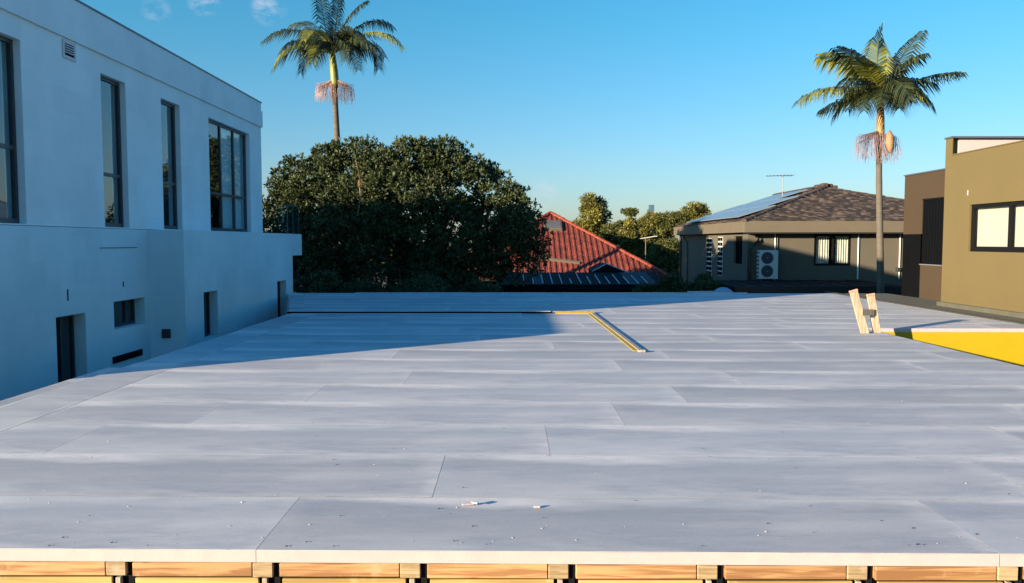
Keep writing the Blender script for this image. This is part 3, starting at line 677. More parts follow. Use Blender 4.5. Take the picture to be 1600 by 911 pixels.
# plinth and ledge at the foot of the right house
s = MB(); s.box(XR-.12, XR-.003, 9, ye-.02, -.35, .05, .01); s.build('plinth', M['concrete'], rh)
led = MB(); led.box(9.62, XR-.121, 9, 24.2, -3.2, -.05, .01); led.box(XR-.121, XR2-.02, ye+.02, 24.2, -3.2, -.06)
tag(led.build('side_ledge', M['concrete']), 'grey green concrete ledge between the deck and the ochre house', 'ledge')
kb = MB(); kb.box(9.45, 9.615, 9, 24.2, -3.2, .0, .012)
tag(kb.build('side_kerb', M['kerb']), 'weathered brown kerb running beside the right edge of the deck', 'kerb')

# ------------------------------------------------------------------ roof tiles
def tile_slope(name, parent, A, B_, C, D, tw, th, mat, wave, seed=1, clear=()):
    """fill the slope polygon (A,B eave left/right; C,D top right/left) with overlapping tiles in one mesh"""
    A, B_, C, D = map(Vector, (A, B_, C, D)); U = (B_-A).normalized(); Nn = U.cross(((C+D)/2-A)).normalized()
    V = Nn.cross(U); rr = random.Random(seed); m = MB()
    to2 = lambda p: ((p-A).dot(U), (p-A).dot(V))
    poly = [to2(p) for p in (A, B_, C, D)]
    H = max(p[1] for p in poly); W0 = min(p[0] for p in poly); W1 = max(p[0] for p in poly)
    def span(v):
        xs_ = []
        for (x0, y0), (x1, y1) in zip(poly, poly[1:]+poly[:1]):
            if (y0 <= v < y1) or (y1 <= v < y0): xs_.append(x0+(x1-x0)*(v-y0)/(y1-y0))
        return (min(xs_), max(xs_)) if len(xs_) >= 2 else None
    r = 0; tints = []
    while r*th < H-.02:
        v0 = r*th; sp = span(min(v0+th*.5, H-.01)); r += 1
        if not sp: continue
        off = (r % 2)*tw*.5*(0 if wave > .02 else 1)
        i0 = int(math.floor((sp[0]-off)/tw)); i1 = int(math.ceil((sp[1]-off)/tw))
        for i in range(i0, i1):
            a0 = max(i*tw+off, sp[0]); a1 = min((i+1)*tw+off, sp[1])
            if a1-a0 < .04: continue
            lift = .03+rr.uniform(-.006, .008); sk = rr.uniform(-.006, .006)
            prof = [(0, 0), (.22, wave), (.45, wave*.9), (.6, 0), (1, .004)] if wave > .02 else [(0, 0), (.5, .004), (1, .0)]
            pts = [(a0+.004+(a1-a0-.008)*t_, h) for t_, h in prof]
            lo = [A+U*x+V*(v0-.02+sk)+Nn*(lift+h) for x, h in pts]; hi = [A+U*x+V*(v0+th)+Nn*(.004+h) for x, h in pts]
            fo = [A+U*x+V*(v0-.018+sk)+Nn*(lift+h-.028) for x, h in pts]
            b = len(m.v); n_ = len(pts); m.v += [tuple(p) for p in lo+hi+fo]; tints += [rr.random()**(1 if wave > .02 else 2.6)]*(2*(n_-1))
            for j in range(n_-1):
                m.f.append((b+j, b+j+1, b+n_+j+1, b+n_+j)); m.mi.append(0)
                m.f.append((b+2*n_+j, b+2*n_+j+1, b+j+1, b+j)); m.mi.append(0)
    m.face([A-Nn*.01, B_-Nn*.01, C-Nn*.01, D-Nn*.01])
    o = m.build(name, mat, parent, recalc=False); o['kind'] = 'stuff'
    a = o.data.attributes.new('tint', 'FLOAT', 'FACE'); a.data.foreach_set('value', tints+[.5]); return o
def ridge(parent, P, Q, mat, step=.4, r=.12):
    P, Q = Vector(P), Vector(Q); n_ = max(1, int((Q-P).length/step)); d = (Q-P)/n_
    base = None; side = d.cross(Z).normalized(); upv = side.cross(d).normalized()
    m = MB(); k = 6; b = 0; dn = d.normalized()
    for e, rad in ((-.03, r*1.08), (d.length, r*.95)):
        for i in range(k+1):
            a = math.pi*i/k; m.v.append(tuple(dn*e+side*rad*math.cos(a)+upv*(rad*math.sin(a)*.8)))
    for i in range(k): m.f.append((i, i+1, k+1+i+1, k+1+i)); m.mi.append(0)
    m.f.append(tuple(range(k+1))); m.mi.append(0)
    m.f.append(tuple(range(k+1, 2*k+2))); m.mi.append(0)
    o = m.build('ridge_tile', mat, None, smooth=False); o.parent = parent; o.location = P-Vector(parent.location)
    for i in range(1, n_): copy(o, parent, d*i+Vector((0, 0, random.Random(i).uniform(-.008, .012))))

# ------------------------------------------------------------------ back right house (brown tiles)
YB0 = 33.2; ez = at(1163, 345, Y=32.6).z; fz = at(1163, 363, Y=32.6).z; ex0 = at(1163, 345, Y=32.6).x; wx0 = at(1168, 400, Y=YB0).x
bh = empty('brown_tile_house', (15, 39, -3.2), 'taupe house with hipped brown tiled roof, solar panels and aerial behind the right palm', 'house')
win = (at(1272, 390, Y=YB0).x, at(1330, 390, Y=YB0).x, at(1300, 415, Y=YB0).z, at(1300, 366, Y=YB0).z)
w = MB(); wall_faces(w, Vector((0, YB0, 0)), X, Z, -Y, wx0, 21.2, -3.2, fz+.02, [win], .12)
wall_faces(w, Vector((21.2, 0, 0)), Y, Z, X, YB0, 46.5, -3.2, fz+.02, [], .1)
wall_faces(w, Vector((0, 46.5, 0)), X, Z, Y, wx0, 21.2, -3.2, fz+.02, [], .1); w.build('wall', M['housewall'], bh)
ysd = lambda u: at(u, 378, X=wx0).y
dz0, dz1 = at(1152, 412, X=wx0).z, at(1152, 369, X=wx0).z
door = (ysd(1160), ysd(1147), dz0, dz1)
w = MB(); wall_faces(w, Vector((wx0, 0, 0)), Y, Z, -X, YB0, 46.5, -3.2, fz+.02, [door], .1); w.build('side_wall', M['sidewall'], bh)
s = MB(); s.box(wx0+.08, wx0+.1, door[0], door[1], door[2], door[3]); s.build('side_window', M['charcoal'], bh)
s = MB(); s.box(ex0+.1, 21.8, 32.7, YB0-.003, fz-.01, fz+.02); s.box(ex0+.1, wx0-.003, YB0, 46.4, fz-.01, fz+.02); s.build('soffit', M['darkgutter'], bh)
s = MB(); s.box(ex0, 22, 32.6, 32.66, fz, ez-.005, .006); s.build('fascia', M['fascia'], bh)
s = MB(); s.box(ex0, ex0+.06, 32.665, 46.8, fz, ez-.005, .006); s.build('side_fascia', M['fascia'], bh)
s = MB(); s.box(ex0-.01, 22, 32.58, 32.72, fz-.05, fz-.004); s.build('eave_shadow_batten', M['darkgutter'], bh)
apx = at(1290, 293, Y=39.3); AZ = apx.z; ax = apx.x; ey = 32.62
ew = 2*ax-ex0
rx = (46.5-ey)
tile_slope('front_tiles', bh, (ex0, ey, ez), (ew, ey, ez), (ax+.01, apx.y, AZ), (ax-.01, apx.y, AZ), .20, .22, M['browntile'], .008, 2)
tile_slope('side_tiles', bh, (ex0, 47, ez), (ex0, ey, ez), (ax, apx.y, AZ), (ax, 47, AZ), .30, .32, M['browntile'], .008, 3)
s = MB(); s.face([(ew, ey, ez), (ew, 47, ez), (ax, 47, AZ), (ax, apx.y, AZ)]); s.face([(ex0, 47, ez), (ew, 47, ez), (ax, 47, AZ)]); s.build('rear_roof', M['browntile'], bh)
ridge(bh, (ex0, ey, ez-.01), (ax, apx.y, AZ-.01), M['browncap']); ridge(bh, (ew, ey, ez-.05), (ax, apx.y, AZ-.05), M['browncap'])
ridge(bh, (ax, apx.y+.1, AZ+.06), (ax, 47, AZ+.06), M['browncap'])
s = MB()
for dx_, dy_, dz_, rr_ in ((-.35, .1, .06, .13), (-.1, -.05, .12, .15), (.2, .1, .1, .14), (.45, .1, .02, .12)):
    s.box(ax+dx_-rr_, ax+dx_+rr_, apx.y+dy_-.2, apx.y+dy_+.2, AZ+dz_-.1, AZ+dz_+.08, .04)
s.build('apex_mortar', M['browncap'], bh)
# solar panels on the left slope
Us = Vector((0, -1, 0)); Vs = Vector((ax-ex0, 0, AZ-ez)).normalized(); Ns = Us.cross(Vs).normalized()
if Ns.z < 0: Ns = -Ns
for row, (v0, ya, yb) in enumerate(((.35, 34.6, 45.8), (2.15, 36.6, 45.8), (3.95, 40.3, 45.8))):
    y_ = ya
    while y_+1.0 < yb:
        base = Vector((ex0, y_+1.0, ez))
        s = MB(); s.obox(base, Us, Vs, Ns, 0, .98, v0, v0+1.7, .10, .14, .006); fr = s.build('solar_panel', M['alu'], bh)
        s = MB(); s.obox(base, Us, Vs, Ns, .03, .95, v0+.03, v0+1.67, .141, .146); s.build('cell_sheet', M['solar'], fr)
        y_ += 1.02
# window of the back house
window(bh, Vector((0, YB0, 0)), X, Z, -Y, win, .04, [.52], [], M['blackframe'], M['clearglass'], .07)
curtain_or_reflection(bh, Vector((0, YB0, 0)), X, Z, -Y, win[0]+.15, win[0]+.68, win[2], win[3], .2, M['blind'], 5, .03, 'curtain_or_reflection')
curtain_or_reflection(bh, Vector((0, YB0, 0)), X, Z, -Y, win[0]+.95, win[1], win[2]+.1, win[3], .2, M['blind'], 6, .03, 'curtain_or_reflection')
# downpipe, conduits
z1_ = fz-.05; a = at(1186, 368, Y=33.0); b_ = at(1172, 392, Y=33.0)
s = MB(); s.tube([(a.x, 33.05, z1_), (a.x, 33.05, z1_-.28), (b_.x+.08, 33.08, z1_-.52), (b_.x, 33.1, z1_-.7), (b_.x, 33.1, -1.5)], .055, 8); s.build('downpipe', M['darkgutter'], bh, True)
for u_, za, zb, mt in ((1211, fz-.05, at(1211, 390, Y=33.1).z, 'vent'), (1214.5, fz-.05, at(1211, 392, Y=33.1).z, 'darkgutter'), (1341, fz-.05, at(1341, 436, Y=33.1).z, 'vent'), (1406, fz-.05, at(1341, 436, Y=33.1).z, 'vent')):
    q = at(u_, 400, Y=33.15); s = MB(); s.tube([(q.x, 33.16, zb), (q.x, 33.16, za)], .03, 6); s.build('conduit', M[mt], bh)
q = at(1404, 421, Y=33.1); s = MB(); s.box(q.x-.08, q.x+.08, 33.05, 33.197, q.z-.08, q.z+.08, .01); s.build('meter_box', M['darkplastic'], bh)
# glass-block strips on the side wall: blocks one by one
for u_, va_, vb_ in ((1126, 370, 431), (1109, 372, 430)):
    yc = ysd(u_); zt_, zb_ = at(u_, va_, X=wx0).z, at(u_, vb_, X=wx0).z; nb = 8; wdt = .42 if u_ > 1120 else .5
    fr = MB(); fr.box(wx0-.012, wx0-.002, yc-wdt, yc+wdt, zb_, zt_); fo = fr.build('block_strip', M['blind'], bh)
    for k in range(nb):
        for c_ in (0, 1):
            hh = (zt_-zb_)/nb; s = MB(); y0_ = yc-wdt+.04+c_*wdt
            s.box(wx0-.03, wx0-.013, y0_, y0_+wdt-.08, zb_+k*hh+.035, zb_+(k+1)*hh-.035, .006); s.build('glass_block', M['charcoal'], fo)
s = MB(); q0, q1 = at(1062, 400, X=wx0), at(1064, 430, X=wx0); s.tube([(wx0-.06, at(1065, 380, X=wx0).y, fz), (wx0-.06, at(1065, 380, X=wx0).y, -1.6)], .06, 8); s.build('corner_pipe', M['darkgutter'], bh)
s = MB(); s.tube([(wx0-.3, ysd(1076), fz-.05), (wx0-.08, ysd(1076), fz-.4), (wx0-.06, ysd(1076), -1.6)], .035, 6); s.build('corner_pipe', M['darkgutter'], bh)

# air conditioner
q0, q1 = at(1186.5, 436, Y=32.55), at(1217, 391, Y=32.55)
ac = empty('air_conditioner', ((q0.x+q1.x)/2, 32.8, q0.z), 'off white twin fan air conditioner against the taupe wall', 'air conditioner')
s = MB(); s.box(q0.x, q1.x, 32.6, 32.98, q0.z, q1.z, .015); s.build('cabinet', M['acwhite'], ac)
xc = q0.x+(q1.x-q0.x)*.42
for k, zz in enumerate((q0.z+(q1.z-q0.z)*.27, q0.z+(q1.z-q0.z)*.73)):
    r_ = (q1.z-q0.z)*.19
    s = MB(); s.tube([(xc, 32.59, zz), (xc, 32.597, zz)], r_*1.1, 24); f_ = s.build('fan_grille', M['darkplastic'], ac)
    s = MB(); s.tube([(xc, 32.572, zz), (xc, 32.588, zz)], r_*.25, 12); s.build('fan_hub', M['flash'], f_)
    s = MB()
    for j in range(3):
        rr_ = r_*(.5+.27*j); pts = [(xc+rr_*math.cos(a), 32.583, zz+rr_*math.sin(a)) for a in np.linspace(0, 2*math.pi, 21)]; s.tube(pts, .006, 4, False)
    s.build('guard_ring', M['flash'], f_)
s = MB()
for k in range(7):
    zz = q0.z+.1+k*(q1.z-q0.z-.2)/6; s.box(q0.x-.008, q0.x-.001, 32.62, 32.95, zz-.03, zz+.03)
s.build('side_grille', M['darkplastic'], ac)
for x_ in (q0.x+.1, q1.x-.14):
    s = MB(); s.box(x_, x_+.05, 32.62, 33.19, q0.z-.06, q0.z-.002); s.build('bracket', M['flash'], ac)

# television aerial
am = at(1222.5, 300, Y=41); at_ = at(1222.5, 275, Y=41)
ant = empty('television_aerial', (am.x, 41, am.z), 'thin rooftop television aerial on a mast above the solar panels', 'aerial')
s = MB(); s.tube([(am.x, 41, am.z-.6), (am.x, 41, at_.z+.05)], .022, 6); s.build('mast', M['flash'], ant)
b0, b1_ = at(1198, 276, Y=41), at(1238, 274, Y=41)
s = MB(); s.tube([(b0.x, 41.1, at_.z), (b1_.x, 40.9, at_.z+.03)], .02, 6); s.build('boom', M['flash'], ant)
for k in range(9):
    x_ = b0.x+(b1_.x-b0.x)*k/8; hl = .25+.04*k; s = MB(); s.tube([(x_-.05, 41-hl, at_.z+.02), (x_+.05, 41+hl, at_.z+.02)], .010, 4); s.build('element', M['flash'], ant)

# dark flat roofed carport in front of the back house
cp = empty('dark_carport', (14, 30, -3.2), 'low dark flat roofed carport in front of the taupe house', 'carport')
c0 = at(1150, 441, Y=28.5); c1 = at(1400, 441, Y=28.5); zt_ = at(1300, 439, Y=32.5).z
s = MB(); s.box(c0.x, 14.5, 28.5, 33.1, zt_-.12, zt_, .01); s.build('roof', M['darkroof'], cp)
s = MB(); s.box(c0.x-.03, 14.5, 28.42, 28.49, zt_-.32, zt_+.02, .006); s.build('gutter', M['darkgutter'], cp)
s = MB(); s.box(c0.x+.4, 14.4, 32.9, 33.0, -3.2, zt_-.13); s.build('wall', M['charcoal'], cp)
for x_ in (c0.x+.1, 11.2, 14.2):
    s = MB(); s.box(x_, x_+.1, 28.6, 28.7, -3.2, zt_-.13); s.build('post', M['charcoal'], cp)
for k in range(9):
    x_ = c0.x+.3+k*.68; s = MB(); s.box(x_, x_+.03, 28.55, 33.0, zt_+.001, zt_+.03); s.build('seam', M['darkroof'], cp)

# ------------------------------------------------------------------ red tile house
red = empty('red_tile_house', (2.6, 50, -3.2), 'house with steep red terracotta tiled hip roof and small skylight right of the big tree', 'house')
ap = at(860, 334, Y=53.5); e_y = 46.0; e_z = at(1050, 436, Y=e_y).z; e_r = at(1052, 436, Y=e_y).x; e_l = 2*ap.x-e_r
tile_slope('front_tiles', red, (e_l, e_y, e_z), (e_r, e_y, e_z), (ap.x+.01, ap.y, ap.z), (ap.x-.01, ap.y, ap.z), .33, .34, M['redtile'], .05, 4)
s = MB(); s.face([(e_r, e_y, e_z), (e_r, 64, e_z), (ap.x, 64, ap.z), (ap.x, ap.y, ap.z)]); s.face([(e_l, 64, e_z), (e_l, e_y, e_z), (ap.x, ap.y, ap.z), (ap.x, 64, ap.z)]); s.face([(e_l, 64, e_z), (e_r, 64, e_z), (ap.x, 64, ap.z)]); s.build('rear_roof', M['redtile'], red)
ridge(red, (e_r, e_y, e_z+.04), (ap.x, ap.y, ap.z+.06), M['redcap'], .42, .15); ridge(red, (e_l, e_y, e_z+.04), (ap.x, ap.y, ap.z+.06), M['redcap'], .42, .15)
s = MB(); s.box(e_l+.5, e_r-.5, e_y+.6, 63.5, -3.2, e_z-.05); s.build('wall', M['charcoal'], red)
s = MB(); s.box(e_l, e_r, e_y-.12, e_y, e_z-.12, e_z-.0); s.build('gutter', M['darkgutter'], red)
# skylight
A_ = Vector((e_l, e_y, e_z)); Ut = X; Nt = X.cross(Vector((ap.x, ap.y, ap.z))-A_).normalized(); Nt = Vector((0, -(ap.z-e_z), ap.y-e_y)).normalized(); Vt = Vector((0, ap.y-e_y, ap.z-e_z)).normalized()
def onroof(u, v):
    o = Vector((0, 0, EYE)); dd = at(u, v, Y=1.0)-o; t_ = (A_-o).dot(Nt)/dd.dot(Nt); return o+dd*t_
k0 = onroof(851, 362); k1 = onroof(877, 349)
sk0 = Vector((k0.x, k0.y, k0.z)); hv = (k1-k0).dot(Vt)
s = MB(); s.obox(sk0, X, Vt, Nt, 0, k1.x-k0.x, 0, hv, -.05, .22, .02); so_ = s.build('skylight', M['fascia'], red)
s = MB(); s.obox(sk0, X, Vt, Nt, .08, k1.x-k0.x-.08, .08, hv-.08, .221, .235); s.build('pane', pm('dusty_skylight', (.09, .09, .085), .3, .3, 2, 0), so_)
s = MB(); a, b_ = onroof(840, 405), onroof(906, 413); dr = (b_-a).normalized(); s.obox(a, dr, Nt, dr.cross(Nt), 0, (b_-a).length, .0, .16, -.08, .08); s.build('flashing', M['fascia'], red)
# lower lean-to roof with mixed corrugated sheets in front
lt = empty('lean_to_roof', (3.5, 37, -3.2), 'low dark corrugated lean-to roof with pale sheets below the red tiles', 'lean-to')
yl0, yl1 = 35.0, 38.5; zl0 = at(900, 445, Y=yl0).z; zl1 = at(900, 426, Y=yl1).z; lx0, lx1 = at(775, 440, Y=yl0).x, at(1032, 440, Y=yl0).x
Vl = Vector((0, yl1-yl0, zl1-zl0)).normalized(); Nl = Vector((0, -Vl.z, Vl.y)); x_ = lx0; rr = random.Random(8); LL = math.hypot(yl1-yl0, zl1-zl0); k = 0
while x_ < lx1:
    wd_ = .42; s = MB(); n_ = 6; pale = rr.random() < .10 or (x_ > 5.0 and x_ < 5.9 and k % 2)
    for i in range(n_):
        a0, a1 = x_+wd_*i/n_, x_+wd_*(i+1)/n_; h0, h1 = .03*(i % 2), .03*((i+1) % 2)
        P = lambda a, v, h: Vector((a, yl0, zl0))+Vl*v+Nl*h
        s.face([P(a0, 0, h0), P(a1, 0, h1), P(a1, LL, h1), P(a0, LL, h0)])
    s.build('roof_sheet', M['corr_pale'] if pale else M['corr_dark'], lt, recalc=False); x_ += wd_; k += 1
for k in range(14):
    x_ = lx0+1.2+k*.42; s = MB(); s.obox(Vector((x_, yl0, zl0)), X, Vl, Nl, 0, .05, .1, LL-.2-rr.random()*1.9, .035, .05); s.build('batten', M['blind'], lt)
s = MB(); s.box(lx0, lx1, yl0-.1, yl0-.01, zl0-.22, zl0+.02); s.build('gutter', M['corr_dark'], lt)
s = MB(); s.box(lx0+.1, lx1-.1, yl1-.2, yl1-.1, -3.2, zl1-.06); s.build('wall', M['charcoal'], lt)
for k in range(10):
    x_ = lx0+.3+k*(lx1-lx0-.6)/9; s = MB(); s.box(x_, x_+.08, yl0+.05, yl0+.13, -3.2, zl0-.02); s.build('post', M['charcoal'], lt)
# little gable frame
ga = empty('gable_frame', (4, 39, -3.2), 'thin dark gable frame rising behind the lean-to roof', 'gable')
ga0, ga1, ga2 = at(925, 424, Y=39), at(948, 412, Y=39), at(980, 425, Y=39)
s = MB(); s.tube([ga0, ga1], .03, 6); s.tube([ga1, ga2], .03, 6); s.build('barge_board', M['vent'], ga)
s = MB(); s.face([ga0+Vector((0, .05, 0)), ga2+Vector((0, .05, 0)), ga1+Vector((0, .05, 0))]); s.face([ga0+Vector((0, .05, 0)), ga1+Vector((0, .05, 0)), ga1+Vector((0, 3, 0)), ga0+Vector((0, 3, 0))]); s.face([ga1+Vector((0, .05, 0)), ga2+Vector((0, .05, 0)), ga2+Vector((0, 3, 0)), ga1+Vector((0, 3, 0))]); s.build('roof', M['corr_dark'], ga, recalc=False)
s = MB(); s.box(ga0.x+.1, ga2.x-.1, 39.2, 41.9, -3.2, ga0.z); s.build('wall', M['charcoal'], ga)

# dark paling fence closing the yard
fe = empty('yard_fence', (0, 37.3, -3.2), 'dark timber paling fence behind the deck under the big tree', 'fence')
zf = at(700, 449, Y=37.3).z
pl = MB(); pl.box(0, .13, 0, .02, -1.6, 0, .003); proto = pl.build('paling', pm('dark_paling', (.020, .017, .015), .9, .3, 4, .3, 20, objvar=.3), None); proto.parent = fe
x_ = -9.0; k = 0
proto.location = Vector((x_, 37.3, zf))-Vector(fe.location)
while x_ < 12.5:
    x_ += .145; k += 1
    cc = proto.copy(); COL.objects.link(cc); cc.parent = fe; cc.location = Vector((x_, 37.3+(k % 2)*.004, zf+random.Random(k).uniform(-.03, .03)))-Vector(fe.location)
for zz in (zf-.3, zf-1.2):
    s = MB(); s.box(-9, 12.6, 37.33, 37.4, zz-.04, zz+.04); s.build('rail', M['charcoal'], fe)
s = MB(); s.box(-9, 12.6, 37.41, 37.45, -3.2, zf-1.25); s.build('plinth', M['charcoal'], fe)

# white pipe rail and pale cloth dome beside the carport
rl = empty('pipe_rail', (8, 27, -3.2), 'low white pipe rail beyond the far edge of the deck', 'rail')
a, b_ = at(1074, 456, Y=27.5), at(1114, 455.5, Y=27.5)
s = MB(); s.tube([a, b_], .022, 6); s.build('top_pipe', M['whitepaint'], rl)
for t_ in (.05, .35, .65, .95):
    p = a.lerp(b_, t_); s = MB(); s.tube([(p.x, p.y, -3.2), (p.x, p.y, p.z)], .015, 6); s.build('upright', M['whitepaint'], rl)
dm = empty('cloth_shade', (9, 27.5, -3.2), 'pale blue cloth shade with a low dome beside the white pipe rail', 'shade')
c_ = at(1130, 452, Y=27.6); s = MB(); rings = [(.0, .14), (.12, .12), (.24, .06), (.34, -.02), (.38, -.08)]
s.v.append((c_.x, c_.y, c_.z+.07)); n_ = 14
for r_, h_ in rings[1:]:
    for k in range(n_):
        an = 2*math.pi*k/n_; s.v.append((c_.x+r_*math.cos(an), c_.y+r_*math.sin(an), c_.z-.07+h_+(.012 if k % 2 else 0)))
for k in range(n_): s.f.append((0, 1+k, 1+(k+1) % n_)); s.mi.append(0)
for j in range(3):
    for k in range(n_): s.f.append((1+j*n_+k, 1+(j+1)*n_+k, 1+(j+1)*n_+(k+1) % n_, 1+j*n_+(k+1) % n_)); s.mi.append(0)
s.build('canopy', M['tarp'], dm, True)
s = MB(); s.tube([(c_.x, c_.y, -3.2), (c_.x, c_.y, c_.z+.06)], .025, 6); s.build('pole', M['flash'], dm)

# ------------------------------------------------------------------ vegetation
def leaf_object(name, base, axis, length, width, tint, mat, parent, seed=0):
    """base, axis (n,3) arrays, one folded diamond leaf each; float attribute tint per face"""
    rg = np.random.default_rng(seed); n_ = len(base)
    axis = axis/np.linalg.norm(axis, axis=1, keepdims=True)
    rv = rg.normal(size=(n_, 3)); side = np.cross(axis, rv); side /= np.linalg.norm(side, axis=1, keepdims=True)
    up_ = np.cross(side, axis)
    L_ = length*rg.uniform(.65, 1.2, (n_, 1)); W_ = width*rg.uniform(.7, 1.2, (n_, 1))
    mid = base+axis*L_*.55
    v = np.empty((n_, 4, 3)); v[:, 0] = base; v[:, 1] = mid+side*W_*.5+up_*W_*.12; v[:, 2] = base+axis*L_-up_*L_*.08; v[:, 3] = mid-side*W_*.5+up_*W_*.12
    me = bpy.data.meshes.new(name); me.vertices.add(n_*4); me.vertices.foreach_set('co', v.reshape(-1).astype(np.float32))
    me.loops.add(n_*4); me.loops.foreach_set('vertex_index', np.arange(n_*4, dtype=np.int32))
    me.polygons.add(n_); me.polygons.foreach_set('loop_start', np.arange(0, n_*4, 4, dtype=np.int32)); me.polygons.foreach_set('loop_total', np.full(n_, 4, dtype=np.int32))
    a = me.attributes.new('tint', 'FLOAT', 'FACE'); a.data.foreach_set('value', tint.astype(np.float32))
    me.update(calc_edges=True); me.materials.append(mat)
    o = link(bpy.data.objects.new(name, me), parent); o['kind'] = 'stuff'; return o
def clumps_to_leaves(cl, tips, per, spread, seed):
    """rosettes on the clump surfaces"""
    rg = np.random.default_rng(seed); cl = np.array(cl); wgt = cl[:, 3]**2; idx = rg.choice(len(cl), tips, p=wgt/wgt.sum())
    d = rg.normal(size=(tips, 3)); d[:, 2] += .25; d /= np.linalg.norm(d, axis=1, keepdims=True)
    r_ = cl[idx, 3:4]*rg.uniform(.72, 1.08, (tips, 1)); c = cl[idx, :3]+d*r_*np.array([1, 1, .85])
    base = np.repeat(c, per, 0)+rg.normal(size=(tips*per, 3))*.02
    ax = np.repeat(d+np.array([0, 0, .35]), per, 0)+rg.normal(size=(tips*per, 3))*spread
    clt = rg.uniform(0, 1, len(cl)); tint = np.clip(np.repeat(clt[idx]*.35+rg.uniform(0, .35, tips), per)+rg.uniform(-.1, .45, tips*per), 0, 1)
    return base, ax, tint
def in_poly(x, y, P):
    c = False; j = len(P)-1
    for i in range(len(P)):
        if (P[i][1] > y) != (P[j][1] > y) and x < (P[j][0]-P[i][0])*(y-P[i][1])/(P[j][1]-P[i][1])+P[i][0]: c = not c
        j = i
    return c

# big fig tree
FY = 33.5
outline = [(395, 300), (420, 285), (437, 262), (455, 250), (478, 240), (484, 224), (520, 226), (545, 216), (580, 218), (612, 222), (625, 206), (640, 218), (665, 214), (705, 216), (730, 222), (745, 240), (772, 248), (790, 268), (815, 285), (832, 302), (838, 325), (850, 350), (860, 372), (858, 400), (850, 425), (820, 440), (780, 450), (700, 458), (560, 470), (440, 470), (395, 440)]
def fy(u, v): p = at(u, v, Y=FY); return (p.x, p.z)
OP = [fy(*q) for q in outline]
rr = random.Random(21); cl = []
cxm, czm = -3.9, 1.2
def inset_ok(x, z, r):
    return all(in_poly(x+r*math.cos(a), z+r*math.sin(a), OP) for a in np.linspace(0, 2*math.pi, 9)[:-1])
tries = 0
while len(cl) < 900 and tries < 60000:
    tries += 1
    x = rr.uniform(-11, 2); z = rr.uniform(-2.6, 6.2); r = rr.uniform(.25, .75) if len(cl) < 400 else rr.uniform(.12, .34)
    if not inset_ok(x, z, r*.80): continue
    q = ((x-cxm)/6.0)**2+((z-czm)/4.7)**2
    dmax = 2.6*math.sqrt(max(.04, 1-min(1, q)))
    y = FY-dmax*rr.uniform(.35, 1.0) if rr.random() < .72 else FY+dmax*rr.uniform(-.3, 1)
    if .2 < z < 1.6 and rr.random() < .18: continue
    cl.append((x, y, z, r))
fig = empty('fig_tree', (-3.9, FY, -3.2), 'huge dense dark fig tree with glossy leaves, sunlit only along its top', 'tree')
b_, a_, t_ = clumps_to_leaves(cl, 30000, 6, .75, 5)
leaf_object('crown', b_, a_, .165, .065, t_, M['fig'], fig, 6)
s = MB(); s.tube([(-3.9, FY, -3.2), (-3.8, FY, -1.8), (-3.6, FY+.1, -.6), (-3.2, FY+.1, .8), (-3.0, FY, 2.6)], [.55, .45, .38, .3, .12], 10); s.build('trunk', M['bark'], fig, True)
for k in range(15):
    x1, z1 = rr.uniform(-8.5, .2), rr.uniform(.2, 4.2)
    if not in_poly(x1, z1, OP): continue
    s = MB(); sy = FY+rr.uniform(-1.3, 1); s.tube([(-3.7, FY, -1.2+rr.uniform(0, 1.5)), ((x1-3.7)/2, (sy+FY)/2, (z1-.8)/2+rr.uniform(0, .6)), (x1, sy, z1)], [.2, .13, .04], 7); s.build('limb', M['bark'], fig, True)

def tube_tree(name, u, v, Yt, wpx, hpx, mat, label, seed, tips=1500, leaf=.3, lumps=26, group=None, cat='tree', flat=False):
    c = at(u, v, Y=Yt); rw = wpx*Yt/F/2; rhh = hpx*Yt/F/2; rr = random.Random(seed)
    o = empty(name, (c.x, Yt, -3.2), label, cat, group); cl = []
    for k in range(lumps):
        an = rr.uniform(0, 2*math.pi); q = rr.random()**.5; el = rr.uniform(-.95, 1)
        f = math.sqrt(1-el*el*.92)
        cl.append((c.x+rw*.80*q*f*math.cos(an), Yt+rw*.6*q*f*math.sin(an), c.z+rhh*.80*el, rw*rr.uniform(.16, .34)*(1 if not flat else .7)))
    b, a, t = clumps_to_leaves(cl, int(tips*1.5), 4, .8, seed); b += np.random.default_rng(seed).normal(size=b.shape)*leaf*.25
    leaf_object('crown', b, a, leaf*.72, leaf*.30, t, mat, o, seed)
    s = MB(); s.tube([(c.x, Yt, -3.2), (c.x+.1, Yt, c.z-rhh), (c.x, Yt, c.z)], [rw*.09+.08, rw*.07+.05, .05], 8); s.build('trunk', M['bark'], o, True)
    for k in range(6):
        q = rr.choice(cl); s = MB(); s.tube([(c.x, Yt, c.z-rhh*.8), ((c.x+q[0])/2, (Yt+q[1])/2, (c.z-rhh*.5+q[2])/2), q[:3]], [rw*.05+.03, rw*.03+.02, .02], 6); s.build('limb', M['bark'], o, True)
    return o
G = 'trees beyond the red roof'
tube_tree('background_tree', 928, 356, 72, 72, 108, M['gum'], 'round crowned olive green tree rising directly behind the red roof hip', 31, 3800, .34, 46, G)
tube_tree('background_tree', 966, 388, 66, 60, 90, M['gum2'], 'darker low tree between the round crowned tree and the yellowish pair', 32, 2400, .32, 30, G)
tube_tree('background_tree', 992, 378, 64, 50, 84, M['gum'], 'yellow green tree in front of the far tower, left one of the pair', 33, 2400, .3, 30, G)
tube_tree('background_tree', 1018, 370, 68, 52, 76, M['gum'], 'yellow green tree below the far tower, right one of the pair', 34, 2400, .3, 30, G)
tube_tree('background_tree', 1048, 366, 74, 66, 86, M['gum2'], 'feathery green tree left of the taupe house corner', 35, 3000, .3, 36, G)
